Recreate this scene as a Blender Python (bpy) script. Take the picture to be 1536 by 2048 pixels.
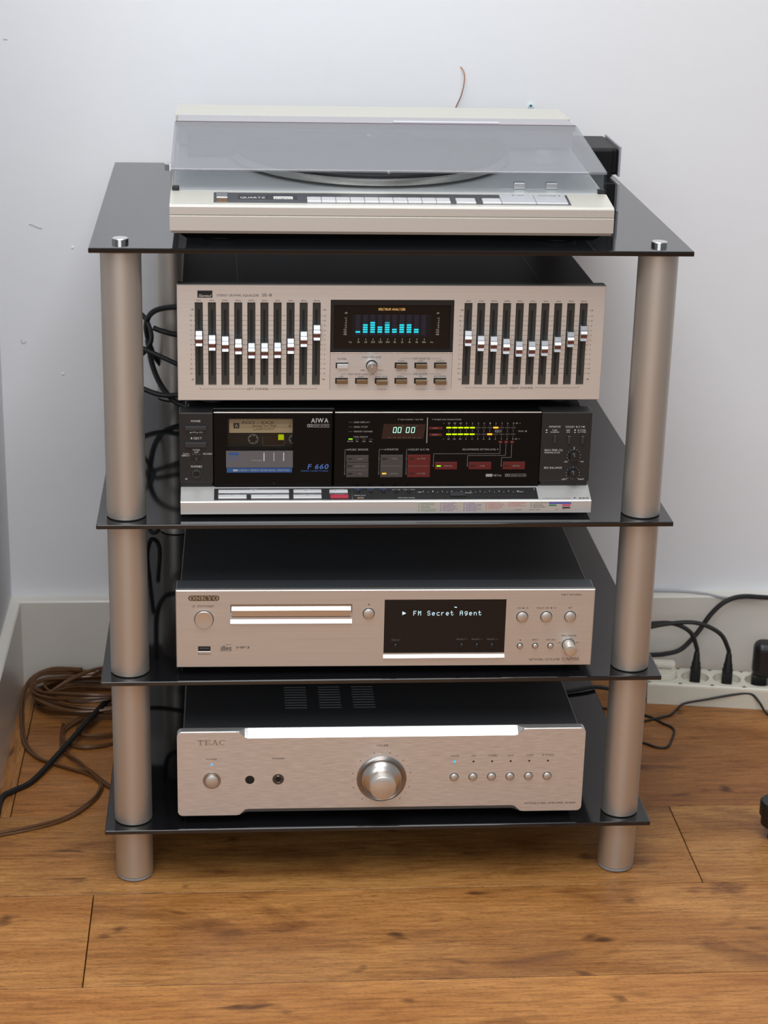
import bpy, bmesh, math, random
from mathutils import Vector, Matrix
random.seed(4)
for _o in list(bpy.data.objects): bpy.data.objects.remove(_o)
S = bpy.context.scene
COL = S.collection

# ------------------------------------------------------------------ camera, world, lights, exposure
cam = bpy.data.cameras.new('camera'); camo = bpy.data.objects.new('camera', cam); COL.objects.link(camo)
cam.sensor_fit = 'VERTICAL'; cam.sensor_height = 24.0; cam.lens = 45.59; cam.clip_start = 0.05
_p, _y, _r = 0.3452, 0.0849, 0.0242                     # pitch down, yaw right, roll
_f = Vector((math.sin(_y)*math.cos(_p), math.cos(_y)*math.cos(_p), -math.sin(_p)))
_rt = Vector((math.cos(_y), -math.sin(_y), 0)); _u = _rt.cross(_f)
_r2 = _rt*math.cos(_r)+_u*math.sin(_r); _u2 = _u*math.cos(_r)-_rt*math.sin(_r)
M = Matrix((_r2, _u2, -_f)).transposed().to_4x4(); M.translation = (-0.165, -1.8832, 1.1157)
camo.matrix_world = M
cam.dof.use_dof = True; cam.dof.focus_distance = 2.06; cam.dof.aperture_fstop = 7.0
S.camera = camo

W = bpy.data.worlds.new('room_ambience'); S.world = W; W.use_nodes = True
W.node_tree.nodes['Background'].inputs[0].default_value = (0.93, 0.96, 1.0, 1)
W.node_tree.nodes['Background'].inputs[1].default_value = 0.27

def area(name, loc, rot, sx, sy, power, col):
    l = bpy.data.lights.new(name, 'AREA'); l.shape = 'RECTANGLE'; l.size = sx; l.size_y = sy; l.energy = power; l.color = col
    o = bpy.data.objects.new(name, l); COL.objects.link(o); o.location = loc; o.rotation_euler = rot
    return o
area('ceiling_light', (-0.20, -1.10, 2.45), (0, 0, 0), 1.5, 2.4, 63, (0.985, 0.99, 1.0))
area('front_fill', (-0.6, -3.5, 1.75), (math.radians(84), 0, math.radians(-8)), 2.6, 1.5, 36, (0.90, 0.95, 1.0))  # unseen fill lamp, added in front to brighten the device fronts
S.view_settings.view_transform = 'Standard'; S.view_settings.look = 'None'
S.view_settings.exposure = 0.0; S.view_settings.gamma = 1.0; S.view_settings.use_curve_mapping = False

# ------------------------------------------------------------------ materials
MATS = {}
def mat(name, col, rough=0.5, metal=0.0, spec=0.5, emit=None, estr=0.0, coat=0.0, aniso=0.0):
    if name in MATS: return MATS[name]
    m = bpy.data.materials.new(name); m.use_nodes = True; b = m.node_tree.nodes['Principled BSDF']
    b.inputs['Base Color'].default_value = (*col, 1); b.inputs['Roughness'].default_value = rough
    b.inputs['Metallic'].default_value = metal; b.inputs['Specular IOR Level'].default_value = spec
    if coat: b.inputs['Coat Weight'].default_value = coat; b.inputs['Coat Roughness'].default_value = 0.05
    if aniso: b.inputs['Anisotropic'].default_value = aniso
    if emit: b.inputs['Emission Color'].default_value = (*emit, 1); b.inputs['Emission Strength'].default_value = estr
    MATS[name] = m; return m
def nodes(m):
    return m.node_tree.nodes, m.node_tree.links, m.node_tree.nodes['Principled BSDF']
def brushed(name, col, rough, stretch, amt=0.25, bump=0.05, scale=1.0, metal=1.0):
    """metal with streaks along x"""
    m = mat(name, col, rough, metal); N, L, b = nodes(m)
    tc = N.new('ShaderNodeTexCoord'); mp = N.new('ShaderNodeMapping'); mp.inputs['Scale'].default_value = stretch
    n = N.new('ShaderNodeTexNoise'); n.inputs['Scale'].default_value = scale; n.inputs['Detail'].default_value = 3
    L.new(tc.outputs['Object'], mp.inputs[0]); L.new(mp.outputs[0], n.inputs[0])
    mx = N.new('ShaderNodeMix'); mx.data_type = 'RGBA'
    mx.inputs[6].default_value = (*[c*(1-amt) for c in col], 1); mx.inputs[7].default_value = (*[min(1, c*(1+amt)) for c in col], 1)
    L.new(n.outputs[0], mx.inputs[0]); L.new(mx.outputs[2], b.inputs['Base Color'])
    bp = N.new('ShaderNodeBump'); bp.inputs['Strength'].default_value = bump; bp.inputs['Distance'].default_value = 0.0004
    L.new(n.outputs[0], bp.inputs['Height']); L.new(bp.outputs[0], b.inputs['Normal'])
    return m
def noisy(m, scale, amt, bump=0.0, stretch=(1, 1, 1), rough_amt=0.0, dist=0.001):
    """fine grain in colour and relief"""
    N, L, b = nodes(m); c = list(b.inputs['Base Color'].default_value)[:3]
    tc = N.new('ShaderNodeTexCoord'); mp = N.new('ShaderNodeMapping'); mp.inputs['Scale'].default_value = stretch
    n = N.new('ShaderNodeTexNoise'); n.inputs['Scale'].default_value = scale; n.inputs['Detail'].default_value = 5
    L.new(tc.outputs['Object'], mp.inputs[0]); L.new(mp.outputs[0], n.inputs[0])
    mx = N.new('ShaderNodeMix'); mx.data_type = 'RGBA'
    mx.inputs[6].default_value = (*[x*(1-amt) for x in c], 1); mx.inputs[7].default_value = (*[min(1, x*(1+amt)) for x in c], 1)
    L.new(n.outputs[0], mx.inputs[0]); L.new(mx.outputs[2], b.inputs['Base Color'])
    if bump:
        bp = N.new('ShaderNodeBump'); bp.inputs['Strength'].default_value = bump; bp.inputs['Distance'].default_value = dist
        L.new(n.outputs[0], bp.inputs['Height']); L.new(bp.outputs[0], b.inputs['Normal'])
    return m

def wood():
    m = mat('oak_plank', (.4, .2, .07), 0.38, 0, 0.4); N, L, b = nodes(m)
    tc = N.new('ShaderNodeTexCoord'); oi = N.new('ShaderNodeObjectInfo')
    off = N.new('ShaderNodeVectorMath'); off.operation = 'SCALE'; off.inputs[0].default_value = (7.3, 3.1, 5.7)
    L.new(oi.outputs['Random'], off.inputs['Scale'])
    add = N.new('ShaderNodeVectorMath'); add.operation = 'ADD'; L.new(tc.outputs['Object'], add.inputs[0]); L.new(off.outputs[0], add.inputs[1])
    def noise(scale, stretch, detail=4, dist=0.0, rough=.55):
        mp = N.new('ShaderNodeMapping'); mp.inputs['Scale'].default_value = stretch; L.new(add.outputs[0], mp.inputs[0])
        n = N.new('ShaderNodeTexNoise'); n.inputs['Scale'].default_value = scale; n.inputs['Detail'].default_value = detail
        n.inputs['Distortion'].default_value = dist; n.inputs['Roughness'].default_value = rough
        L.new(mp.outputs[0], n.inputs[0]); return n
    def ramp(src, a, b_, ca, cb):
        r = N.new('ShaderNodeValToRGB'); r.color_ramp.elements[0].position = a; r.color_ramp.elements[1].position = b_
        r.color_ramp.elements[0].color = (*ca, 1); r.color_ramp.elements[1].color = (*cb, 1); L.new(src, r.inputs[0]); return r
    def mul(a, b_, f=1.0):
        x = N.new('ShaderNodeMix'); x.data_type = 'RGBA'; x.blend_type = 'MULTIPLY'; x.inputs[0].default_value = f
        L.new(a, x.inputs[6]); L.new(b_, x.inputs[7]); return x.outputs[2]
    broad = noise(3.2, (1.0, 4.5, 1), 4, 0.6)
    base = ramp(broad.outputs[0], .32, .68, (.330, .135, .034), (.500, .245, .076))
    grain = noise(10, (2.0, 24, 1), 5, 0.7, .62)
    g = ramp(grain.outputs[0], .30, .60, (.60, .53, .47), (1.06, 1.05, 1.03))
    fine = noise(60, (2.6, 30, 1), 3, 0.2)
    fr = ramp(fine.outputs[0], .33, .45, (.42, .34, .28), (1.03, 1.03, 1.03))
    blotch = noise(5.5, (1.0, 1.9, 1), 3, 0.9)
    k = ramp(blotch.outputs[0], .30, .43, (.42, .33, .28), (1, 1, 1))
    knot = noise(15, (.8, 2.2, 1), 2, 0.5)
    kk = ramp(knot.outputs[0], .25, .35, (.22, .17, .16), (1, 1, 1))
    c = mul(base.outputs[0], g.outputs[0]); c = mul(c, fr.outputs[0], .85); c = mul(c, k.outputs[0], .8); c = mul(c, kk.outputs[0], .9)
    c = mul(c, oi.outputs['Color'])
    L.new(c, b.inputs['Base Color'])
    rr = N.new('ShaderNodeMapRange'); rr.inputs[3].default_value = .34; rr.inputs[4].default_value = .52; L.new(blotch.outputs[0], rr.inputs[0]); L.new(rr.outputs[0], b.inputs['Roughness'])
    bp = N.new('ShaderNodeBump'); bp.inputs['Strength'].default_value = .18; bp.inputs['Distance'].default_value = .0006
    L.new(grain.outputs[0], bp.inputs['Height']); L.new(bp.outputs[0], b.inputs['Normal'])
    return m

def clear_plastic(name, tint, ior, rough=0.02, haze=0.0, hazecol=(.6, .6, .62)):
    m = bpy.data.materials.new(name); m.use_nodes = True; N, L = m.node_tree.nodes, m.node_tree.links
    N.remove(N['Principled BSDF']); out = N['Material Output']
    t = N.new('ShaderNodeBsdfTransparent'); t.inputs[0].default_value = (*tint, 1)
    g = N.new('ShaderNodeBsdfGlossy'); g.inputs['Roughness'].default_value = rough
    f = N.new('ShaderNodeFresnel'); f.inputs[0].default_value = ior
    ge = N.new('ShaderNodeNewGeometry'); iv = N.new('ShaderNodeMath'); iv.operation = 'SUBTRACT'; iv.inputs[0].default_value = 1; L.new(ge.outputs['Backfacing'], iv.inputs[1])
    fm = N.new('ShaderNodeMath'); fm.operation = 'MULTIPLY'; L.new(f.outputs[0], fm.inputs[0]); L.new(iv.outputs[0], fm.inputs[1])
    mx = N.new('ShaderNodeMixShader'); L.new(fm.outputs[0], mx.inputs[0]); L.new(g.outputs[0], mx.inputs[2])
    if haze:
        d = N.new('ShaderNodeBsdfDiffuse'); d.inputs[0].default_value = (*hazecol, 1)
        m2 = N.new('ShaderNodeMixShader'); m2.inputs[0].default_value = haze; L.new(t.outputs[0], m2.inputs[1]); L.new(d.outputs[0], m2.inputs[2]); L.new(m2.outputs[0], mx.inputs[1])
    else: L.new(t.outputs[0], mx.inputs[1])
    L.new(mx.outputs[0], out.inputs[0]); MATS[name] = m; return m

WOOD = wood()
WALL = noisy(mat('white_plaster', (.82, .83, .855), .75, 0, .3), 45, .012, .12, dist=.002)
PAINT = noisy(mat('cream_gloss_paint', (.74, .71, .65), .24, 0, .5), 14, .04, .02)
GLASSB = mat('black_glass', (.006, .006, .007), .06, 0, .85)
_b = nodes(GLASSB)[2]; _b.inputs['Sheen Weight'].default_value = .08; _b.inputs['Sheen Roughness'].default_value = .25; _b.inputs['Sheen Tint'].default_value = (.92, .95, 1, 1)
ALU = noisy(mat('champagne_aluminium', (.60, .555, .50), .48, .88), 900, .05, .0)
CHROME = mat('polished_steel', (.80, .79, .78), .18, 1.0)
FOOTP = mat('clear_grey_plastic', (.30, .31, .33), .25)
BLACKP = mat('black_plastic', (.010, .010, .011), .38)
BLACKM = noisy(mat('black_enamel', (.006, .006, .0065), .45, 0, .2), 700, .2, .03)
DARKP = mat('charcoal_plastic', (.030, .030, .032), .4)
RUBBER = mat('black_rubber', (.012, .012, .012), .6)
SILVER = brushed('silver_brushed', (.84, .795, .75), .44, (6, 900, 900), .08, .03, metal=.78)
SILVER2 = brushed('silver_satin', (.74, .715, .69), .44, (8, 700, 700), .05, .01, metal=.78)
ONK = brushed('bronze_silver_brushed', (.70, .67, .635), .42, (8, 800, 800), .10, .02, metal=.8)
TEA = brushed('silver_coarse_brushed', (.75, .745, .735), .42, (60, 900, 800), .30, .08, metal=.8)
KEYS = mat('silver_key', (.76, .76, .77), .30, .45)
BRIGHT = mat('bright_aluminium', (.86, .85, .84), .22, 1.0)
SPUN = mat('spun_aluminium', (.72, .68, .625), .34, .8, aniso=.6)
TAN = mat('bronze_key', (.30, .225, .14), .34, .85)
SLOTC = mat('olive_black_slot', (.038, .035, .028), .5)
PITCH = mat('deep_black', (.004, .004, .004), .6)
DISPB = mat('smoked_display', (.0075, .0065, .007), .10, 0, .4)
INKD = mat('dark_ink', (.045, .042, .040), .6)
INKW = mat('white_ink', (.62, .62, .60), .5)
INKG = mat('grey_ink', (.24, .235, .225), .5)
INKB = mat('blue_ink', (.035, .085, .28), .5)
CREAM = mat('champagne_cream_paint', (.60, .585, .52), .33, .25)
CREAMF = brushed('champagne_front_trim', (.70, .665, .61), .42, (8, 700, 700), .03, .01, metal=.75)
LID = clear_plastic('dusty_smoked_acrylic', (.66, .67, .69), 1.60, .02, .20, (.55, .57, .61))
LIDF = clear_plastic('smoked_acrylic', (.94, .945, .95), 1.45, .02)
PANE = clear_plastic('tinted_window_plastic', (.90, .89, .86), 1.25, .02)
def glow(name, col, s): return mat(name, tuple(c*.3 for c in col), .5, 0, .2, col, s)
CYAN = glow('cyan_glow', (.02, .62, .74), 1.0); CYAND = glow('dim_cyan_glow', (.02, .32, .42), .8); NAVY = mat('unlit_segment', (.012, .011, .035), .5)
ORANGE = glow('orange_glow', (1.0, .42, .03), 1.4); GREEN = glow('green_glow', (.30, .90, .02), 1.1); MINT = glow('mint_glow', (.45, 1.0, .78), 1.2)
LIME = glow('lime_glow', (.62, .90, .0), 1.0); BLUEL = glow('blue_glow', (.015, .30, 1.0), 2.2); WHITEG = glow('white_glow', (.62, .85, .92), 1.1)
ORTXT = glow('orange_lettering_glow', (.85, .48, .14), 1.0)

# ------------------------------------------------------------------ mesh helpers (metres)
def link(name, me, m, parent=None):
    o = bpy.data.objects.new(name, me); COL.objects.link(o)
    if m is not None and not me.materials: me.materials.append(m)
    if parent is not None: o.parent = parent
    return o
def tag(o, label=None, cat=None, group=None, kind=None):
    if label: o['label'] = label
    if cat: o['category'] = cat
    if group: o['group'] = group
    if kind: o['kind'] = kind
    return o
def thing(name, loc, label, cat, rz=0.0, group=None):
    o = bpy.data.objects.new(name, None); COL.objects.link(o); o.empty_display_size = .05
    o.location = loc; o.rotation_euler = (0, 0, rz); return tag(o, label, cat, group)
class MB:
    def __init__(s): s.v = []; s.f = []; s.sm = []
    def add(s, vs, fs, smooth=False):
        n = len(s.v); s.v += [tuple(v) for v in vs]; s.f += [tuple(i+n for i in f) for f in fs]; s.sm += [smooth]*len(fs); return s
    def box(s, x0, x1, y0, y1, z0, z1):
        v = [(x, y, z) for z in (z0, z1) for y in (y0, y1) for x in (x0, x1)]
        return s.add(v, [(0, 2, 3, 1), (4, 5, 7, 6), (0, 1, 5, 4), (1, 3, 7, 5), (3, 2, 6, 7), (2, 0, 4, 6)])
    def rbox(s, x0, x1, y0, y1, z0, z1, b, seg=2):
        bm = bmesh.new(); bmesh.ops.create_cube(bm, size=1)
        for v in bm.verts: v.co = ((x0+x1)/2+v.co.x*(x1-x0), (y0+y1)/2+v.co.y*(y1-y0), (z0+z1)/2+v.co.z*(z1-z0))
        b = min(b, .45*min(abs(x1-x0), abs(y1-y0), abs(z1-z0)))
        bmesh.ops.bevel(bm, geom=list(bm.edges), offset=b, segments=seg, affect='EDGES', profile=.5)
        bm.verts.index_update(); s.add([v.co[:] for v in bm.verts], [tuple(v.index for v in f.verts) for f in bm.faces]); bm.free(); return s
    def prism(s, pts, y0, y1):
        """outline in (x,z), extruded along y"""
        n = len(pts); v = [(x, y0, z) for x, z in pts]+[(x, y1, z) for x, z in pts]
        f = [tuple(range(n)), tuple(range(2*n-1, n-1, -1))]+[(i, i+n, (i+1) % n+n, (i+1) % n) for i in range(n)]
        return s.add(v, f)
    def lathe(s, prof, c=(0, 0, 0), axis='y', n=40):
        """profile (radius, along-axis) revolved; closed where radius is 0"""
        vs = []; fs = []; rings = []
        for r, a in prof:
            if r < 1e-7: vs.append((0, 0, a)); rings.append([len(vs)-1])
            else:
                rings.append(list(range(len(vs), len(vs)+n)))
                vs += [(r*math.cos(2*math.pi*i/n), r*math.sin(2*math.pi*i/n), a) for i in range(n)]
        for A, B in zip(rings, rings[1:]):
            for i in range(n):
                j = (i+1) % n
                if len(A) == 1 and len(B) == 1: continue
                if len(A) == 1: fs.append((A[0], B[i], B[j]))
                elif len(B) == 1: fs.append((A[i], A[j], B[0]))
                else: fs.append((A[i], A[j], B[j], B[i]))
        if axis == 'y': vs = [(x, z, y) for x, y, z in vs]
        vs = [(x+c[0], y+c[1], z+c[2]) for x, y, z in vs]
        return s.add(vs, fs, True)
    def tube(s, pts, r, n=8, cap=True):
        P = [Vector(p) for p in pts]; vs = []; fs = []; N = len(P)
        t0 = (P[1]-P[0]).normalized(); ref = Vector((0, 0, 1)) if abs(t0.z) < .9 else Vector((1, 0, 0)); nr = (ref-t0*ref.dot(t0)).normalized()
        for i, p in enumerate(P):
            t = (P[min(i+1, N-1)]-P[max(i-1, 0)]).normalized(); nr = (nr-t*nr.dot(t)).normalized(); bn = t.cross(nr)
            rr = r[i] if isinstance(r, (list, tuple)) else r
            vs += [tuple(p+(nr*math.cos(2*math.pi*k/n)+bn*math.sin(2*math.pi*k/n))*rr) for k in range(n)]
        for i in range(N-1):
            for k in range(n): fs.append((i*n+k, i*n+(k+1) % n, (i+1)*n+(k+1) % n, (i+1)*n+k))
        if cap: fs += [tuple(range(n-1, -1, -1)), tuple((N-1)*n+k for k in range(n))]
        return s.add(vs, fs, True)
    def mesh(s, name, fix=True):
        me = bpy.data.meshes.new(name); me.from_pydata(s.v, [], s.f); me.update()
        if fix:
            bm = bmesh.new(); bm.from_mesh(me); bmesh.ops.recalc_face_normals(bm, faces=bm.faces); bm.to_mesh(me); bm.free()
        for p, q in zip(me.polygons, s.sm): p.use_smooth = q
        if any(s.sm): me.set_sharp_from_angle(angle=math.radians(38))
        return me
    def build(s, name, m, parent=None, fix=True): return link(name, s.mesh(name, fix), m, parent)
def spline(pts, k=8):
    P = [Vector(p) for p in pts]; P = [P[0]*2-P[1]]+P+[P[-1]*2-P[-2]]; out = []
    for i in range(1, len(P)-2):
        a, b, c, d = P[i-1:i+3]
        for j in range(k):
            t = j/k; out.append(.5*((2*b)+(-a+c)*t+(2*a-5*b+4*c-d)*t*t+(-a+3*b-3*c+d)*t**3))
    return out+[P[-2]]

# ------------------------------------------------------------------ lettering: glyph outlines of the built-in font, cached once
GLY = {}
def glyph(ch, fat=0.0):
    key = (ch, fat)
    if key not in GLY:
        c = bpy.data.curves.new('glyph', 'FONT'); c.body = ch; c.offset = fat; c.size = 1; c.resolution_u = 3
        o = bpy.data.objects.new('glyph', c); COL.objects.link(o)
        ev = o.evaluated_get(bpy.context.evaluated_depsgraph_get()); me = ev.to_mesh()
        GLY[key] = ([(v.co.x, v.co.y) for v in me.vertices], [tuple(p.vertices) for p in me.polygons])
        ev.to_mesh_clear(); bpy.data.objects.remove(o); bpy.data.curves.remove(c)
    return GLY[key]
CAPH = max(y for x, y in glyph('H')[0])
class Print:
    """flat lettering and line work on a panel; (u, v) in mm, mapped by fn to local metres"""
    def __init__(s, fn): s.fn = fn; s.mb = MB()
    def quad(s, pts): s.mb.add([s.fn(*p) for p in pts], [tuple(range(len(pts)))])
    def rect(s, u, v, w, h): s.quad([(u-w/2, v-h/2), (u+w/2, v-h/2), (u+w/2, v+h/2), (u-w/2, v+h/2)])
    def frame(s, u, v, w, h, t=.25):
        s.rect(u, v+h/2, w, t); s.rect(u, v-h/2, w, t); s.rect(u-w/2, v, t, h); s.rect(u+w/2, v, t, h)
    def line(s, pts, t=.3):
        for a, b in zip(pts, pts[1:]):
            d = Vector((b[0]-a[0], b[1]-a[1])); L = d.length
            if L < 1e-6: continue
            d /= L; n = Vector((-d.y, d.x))*t/2; e = d*t/2
            s.quad([(a[0]-e.x+n.x*-1, a[1]-e.y-n.y), (b[0]+e.x-n.x, b[1]+e.y-n.y), (b[0]+e.x+n.x, b[1]+e.y+n.y), (a[0]-e.x+n.x, a[1]-e.y+n.y)])
    def disc(s, u, v, r, n=12): s.quad([(u+r*math.cos(2*math.pi*i/n), v+r*math.sin(2*math.pi*i/n)) for i in range(n)])
    def ring(s, u, v, r, t, n=20, a0=0, a1=360):
        A = [math.radians(a0+(a1-a0)*i/n) for i in range(n+1)]
        s.line([(u+r*math.cos(a), v+r*math.sin(a)) for a in A], t)
    def tri(s, u, v, w, h, d='r'):
        p = {'r': [(-w/2, -h/2), (w/2, 0), (-w/2, h/2)], 'u': [(-w/2, -h/2), (w/2, -h/2), (0, h/2)], 'd': [(-w/2, h/2), (0, -h/2), (w/2, h/2)], 'l': [(w/2, h/2), (-w/2, 0), (w/2, -h/2)]}[d]
        s.quad([(u+a, v+b) for a, b in p])
    def text(s, st, u, v, w, h, shear=0.0, gap=.10, bold=0.0):
        x = 0; items = []
        for ch in st:
            if ch == ' ': x += .34; continue
            g = glyph(ch, bold); xs = [p[0] for p in g[0]]; x0, x1 = min(xs), max(xs); items.append((g, x-x0)); x += (x1-x0)+gap
        x -= gap; kx = w/x; ky = h/CAPH
        for g, ox in items:
            s.mb.add([s.fn(u-w/2+(px+ox)*kx+shear*py*ky, v-h/2+py*ky) for px, py in g[0]], g[1])
    def many(s, L, **k):
        for t in L: s.text(*t, **k)
    def build(s, name, m, parent): 
        o = s.mb.build(name, m, parent, fix=False); o['kind'] = 'stuff'; return o

# ================================================================== the room
YW, XL = 0.545, -0.453
fl = MB().box(-1.8, 1.7, -3.6, .62, -.03, -.012).build('floor', mat('subfloor', (.05, .03, .02), .9)); tag(fl, 'oak plank floor in warm brown tones', 'floor', kind='structure')
PITCHW = .1775
def plank(x0, x1, y0, y1, tint, depth=False):
    g = .0006
    if depth:                                   # a board laid along the wall: built lengthwise in x, turned a quarter
        w, l = x1-x0, y1-y0
        o = MB().rbox(-l/2+g, l/2-g, -w/2+g, w/2-g, -.012, 0, .0003, 1).build('plank', WOOD, fl); o.rotation_euler.z = math.pi/2
    else:
        o = MB().rbox((x0-x1)/2+g, (x1-x0)/2-g, (y0-y1)/2+g, (y1-y0)/2-g, -.012, 0, .0003, 1).build('plank', WOOD, fl)
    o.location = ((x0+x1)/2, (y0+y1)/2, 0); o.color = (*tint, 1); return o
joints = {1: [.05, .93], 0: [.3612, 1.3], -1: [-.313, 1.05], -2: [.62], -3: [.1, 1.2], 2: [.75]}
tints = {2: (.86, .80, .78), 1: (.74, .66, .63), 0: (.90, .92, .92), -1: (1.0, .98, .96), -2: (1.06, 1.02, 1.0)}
for k in range(-20, 3):
    y0 = -.0145+PITCHW*k; y1 = y0+PITCHW if k < 2 else YW
    xs = [(-.4206 if k >= 1 else XL if k == 0 else -1.75)]+(joints.get(k) or [random.uniform(-.2, .4), random.uniform(.7, 1.2)])+[1.65]
    for a, b in zip(xs, xs[1:]):
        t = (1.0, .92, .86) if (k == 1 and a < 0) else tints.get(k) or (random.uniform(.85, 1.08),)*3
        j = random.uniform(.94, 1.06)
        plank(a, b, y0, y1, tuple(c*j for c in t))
plank(XL, -.4206, .163, YW, (.95, .90, .86), depth=True)

wb = MB().box(XL-.1, 1.7, YW, YW+.1, -.02, 2.6).build('wall_back', WALL); tag(wb, 'plain white plastered wall behind the hi-fi rack', 'wall', kind='structure')
for pts, w in (([(-.4109, .6230), (-.4050, .6212), (-.4000, .6188), (-.3951, .6178)], .0007), ([(-.4255, .4745), (-.4262, .4715), (-.4230, .4700), (-.4205, .4722)], .0006), ([(-.4330, .8480), (-.4279, .8474)], .0006)):
    mb = MB(); mb.tube(spline([(x, YW-.0001, z) for x, z in pts], 5), w, 6); mb.build('scuff_mark', mat('grey_scuff', (.50, .50, .51), .8), wb)
for x, z in ((-.3753, .4293), (-.3581, .5937)):
    MB().lathe([(0, YW-.0010), (.0012, YW-.0008), (.0022, YW)], (x, 0, z), 'y', 12).build('filler_spot', WALL, wb)
wl = MB().box(XL-.1, XL, -.0145, YW, -.02, 2.6).build('wall_left', WALL); tag(wl, 'white wall return at the corner beside the cable coil', 'wall', kind='structure')
def skirting(name, pts, label):
    o = MB().add(*pts).build(name, PAINT); tag(o, label, 'baseboard', kind='structure'); return o
def board_x(x0, x1, y0, y1, h):
    c = .002
    prof = [(y0, 0), (y0, h-c), (y0+c, h), (y1, h), (y1, 0)]; n = len(prof)
    v = [(x0, y, z) for y, z in prof]+[(x1, y, z) for y, z in prof]
    return v, [tuple(range(n)), tuple(range(2*n-1, n-1, -1))]+[(i, (i+1) % n, (i+1) % n+n, i+n) for i in range(n)]
skirting('baseboard_back', board_x(XL, 1.7, .5257, YW, .1225), 'cream painted skirting board under the white back wall')
v, f = board_x(-.0145, .5257, .0, .0133, .1225)
skirting('baseboard_left', ([(XL+.0133-y, x, z) for x, y, z in v], f), 'cream painted skirting board running into the corner')

# ================================================================== glass hi-fi rack
Z1, Z2, Z3, Z4 = .7105, .4234, .2469, .0699
rack = thing('hifi_rack', (0, 0, 0), 'four tier hi-fi rack of black glass shelves on champagne aluminium tube legs', 'rack')
GT = .0052; SD = .49
for z in (Z1, Z2, Z3, Z4):
    bm = MB().rbox(-.3, .3, 0, SD, z-GT, z, .0010, 2); bm.build('glass_shelf', GLASSB, rack)
LR = .0204
LEGS = [(-.2702, .0294), (.2702, .0294), (-.2315, .462), (.2315, .462)]
for (x, y) in LEGS:
    for z0, z1 in ((Z2+.0006, Z1-GT), (Z3+.0006, Z2-GT), (Z4+.0006, Z3-GT), (.0045, Z4-GT)):
        z1 -= .0006
        MB().lathe([(0, z0), (LR-.0008, z0), (LR, z0+.0008), (LR, z1-.0008), (LR-.0008, z1), (0, z1)], (x, y, 0), 'z', 56).build('leg_tube', ALU, rack)
    for z in (Z2, Z3, Z4):
        MB().lathe([(0, z), (LR-.0012, z), (LR-.0012, z+.0006), (0, z+.0006)], (x, y, 0), 'z', 40).build('gasket_ring', RUBBER, rack)
    MB().lathe([(0, 0), (LR-.0022, 0), (LR-.0004, .0018), (LR-.0004, .0045), (0, .0045)], (x, y, 0), 'z', 40).build('foot_glide', FOOTP, rack)
    MB().lathe([(0, Z1), (.0082, Z1), (.0082, Z1+.0036), (.0076, Z1+.0042), (0, Z1+.0044)], (x, y, 0), 'z', 32).build('screw_cap', CHROME, rack)

# ================================================================== panels
class Panel:
    def __init__(s, root, base): s.r = root; s.b = base
    def fn(s, out=.12):
        return lambda u, v: (u/1000, -out/1000, (s.b+v)/1000)
    def pr(s, out=.12): return Print(s.fn(out))
    def box(s, name, rc, y0, y1, m, bev=.3, parent=None, seg=2):
        u, v, w, h = rc; mb = MB(); z = s.b+v
        a = [(u-w/2)/1000, (u+w/2)/1000, y0/1000, y1/1000, (z-h/2)/1000, (z+h/2)/1000]
        if bev: mb.rbox(*a, bev/1000, seg)
        else: mb.box(*a)
        return mb.build(name, m, parent or s.r)
    def cyl(s, name, u, v, prof, m, parent=None, n=36):
        return MB().lathe([(r/1000, y/1000) for r, y in prof], (u/1000, 0, (s.b+v)/1000), 'y', n).build(name, m, parent or s.r)
    def button(s, name, u, v, r, out, m, parent=None, dome=.5, n=36):
        return s.cyl(name, u, v, [(0, -out-dome), (r*.5, -out-dome*.75), (r*.85, -out-dome*.2), (r-.15, -out+.15), (r, -out+.6), (r, 2)], m, parent, n)
    def holed(s, name, u0, u1, v0, v1, t, holes, m, ch=.6):
        """sheet with rectangular openings and a small chamfer round its edge"""
        us = sorted({u0, u0+ch, u1-ch, u1} | {x for h in holes for x in (h[0], h[1])})
        vs = sorted({v0, v0+ch, v1-ch, v1} | {x for h in holes for x in (h[2], h[3])})
        nu, nv = len(us)-1, len(vs)-1
        fil = lambda i, j: 0 <= i < nu and 0 <= j < nv and not any(h[0]-1e-6 <= us[i] and us[i+1] <= h[1]+1e-6 and h[2]-1e-6 <= vs[j] and vs[j+1] <= h[3]+1e-6 for h in holes)
        V = {}; mb = MB()
        def P(i, j, back):
            k = (i, j, back)
            if k not in V:
                edge = i in (0, nu) or j in (0, nv)
                y = t if back else (ch if edge else 0)
                V[k] = len(mb.v); mb.v.append((us[i]/1000, y/1000, (s.b+vs[j])/1000))
            return V[k]
        def F(*k): mb.f.append(tuple(P(*a) for a in k)); mb.sm.append(False)
        for i in range(nu):
            for j in range(nv):
                if not fil(i, j): continue
                F((i, j, 0), (i+1, j, 0), (i+1, j+1, 0), (i, j+1, 0)); F((i, j, 1), (i, j+1, 1), (i+1, j+1, 1), (i+1, j, 1))
                for di, dj, a, b in ((-1, 0, (i, j), (i, j+1)), (1, 0, (i+1, j+1), (i+1, j)), (0, -1, (i+1, j), (i, j)), (0, 1, (i, j+1), (i+1, j+1))):
                    if not fil(i+di, j+dj): F((*a, 0), (*b, 0), (*b, 1), (*a, 1))
        return mb.build(name, m, s.r)
    def feet(s, pts, r, h, m=RUBBER):
        for x, y in pts:
            MB().lathe([(0, 0), (r*.92/1000, 0), (r/1000, .001), (r/1000, h/1000), (0, h/1000)], (x/1000, y/1000, 0), 'z', 28).build('foot', m, s.r)

STEEL = noisy(mat('dark_steel_sheet', (.28, .29, .305), .40, .9), 900, .12, .02)
STEELB = noisy(mat('graphite_sheet', (.16, .168, .18), .42, .8), 900, .12, .02)

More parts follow.
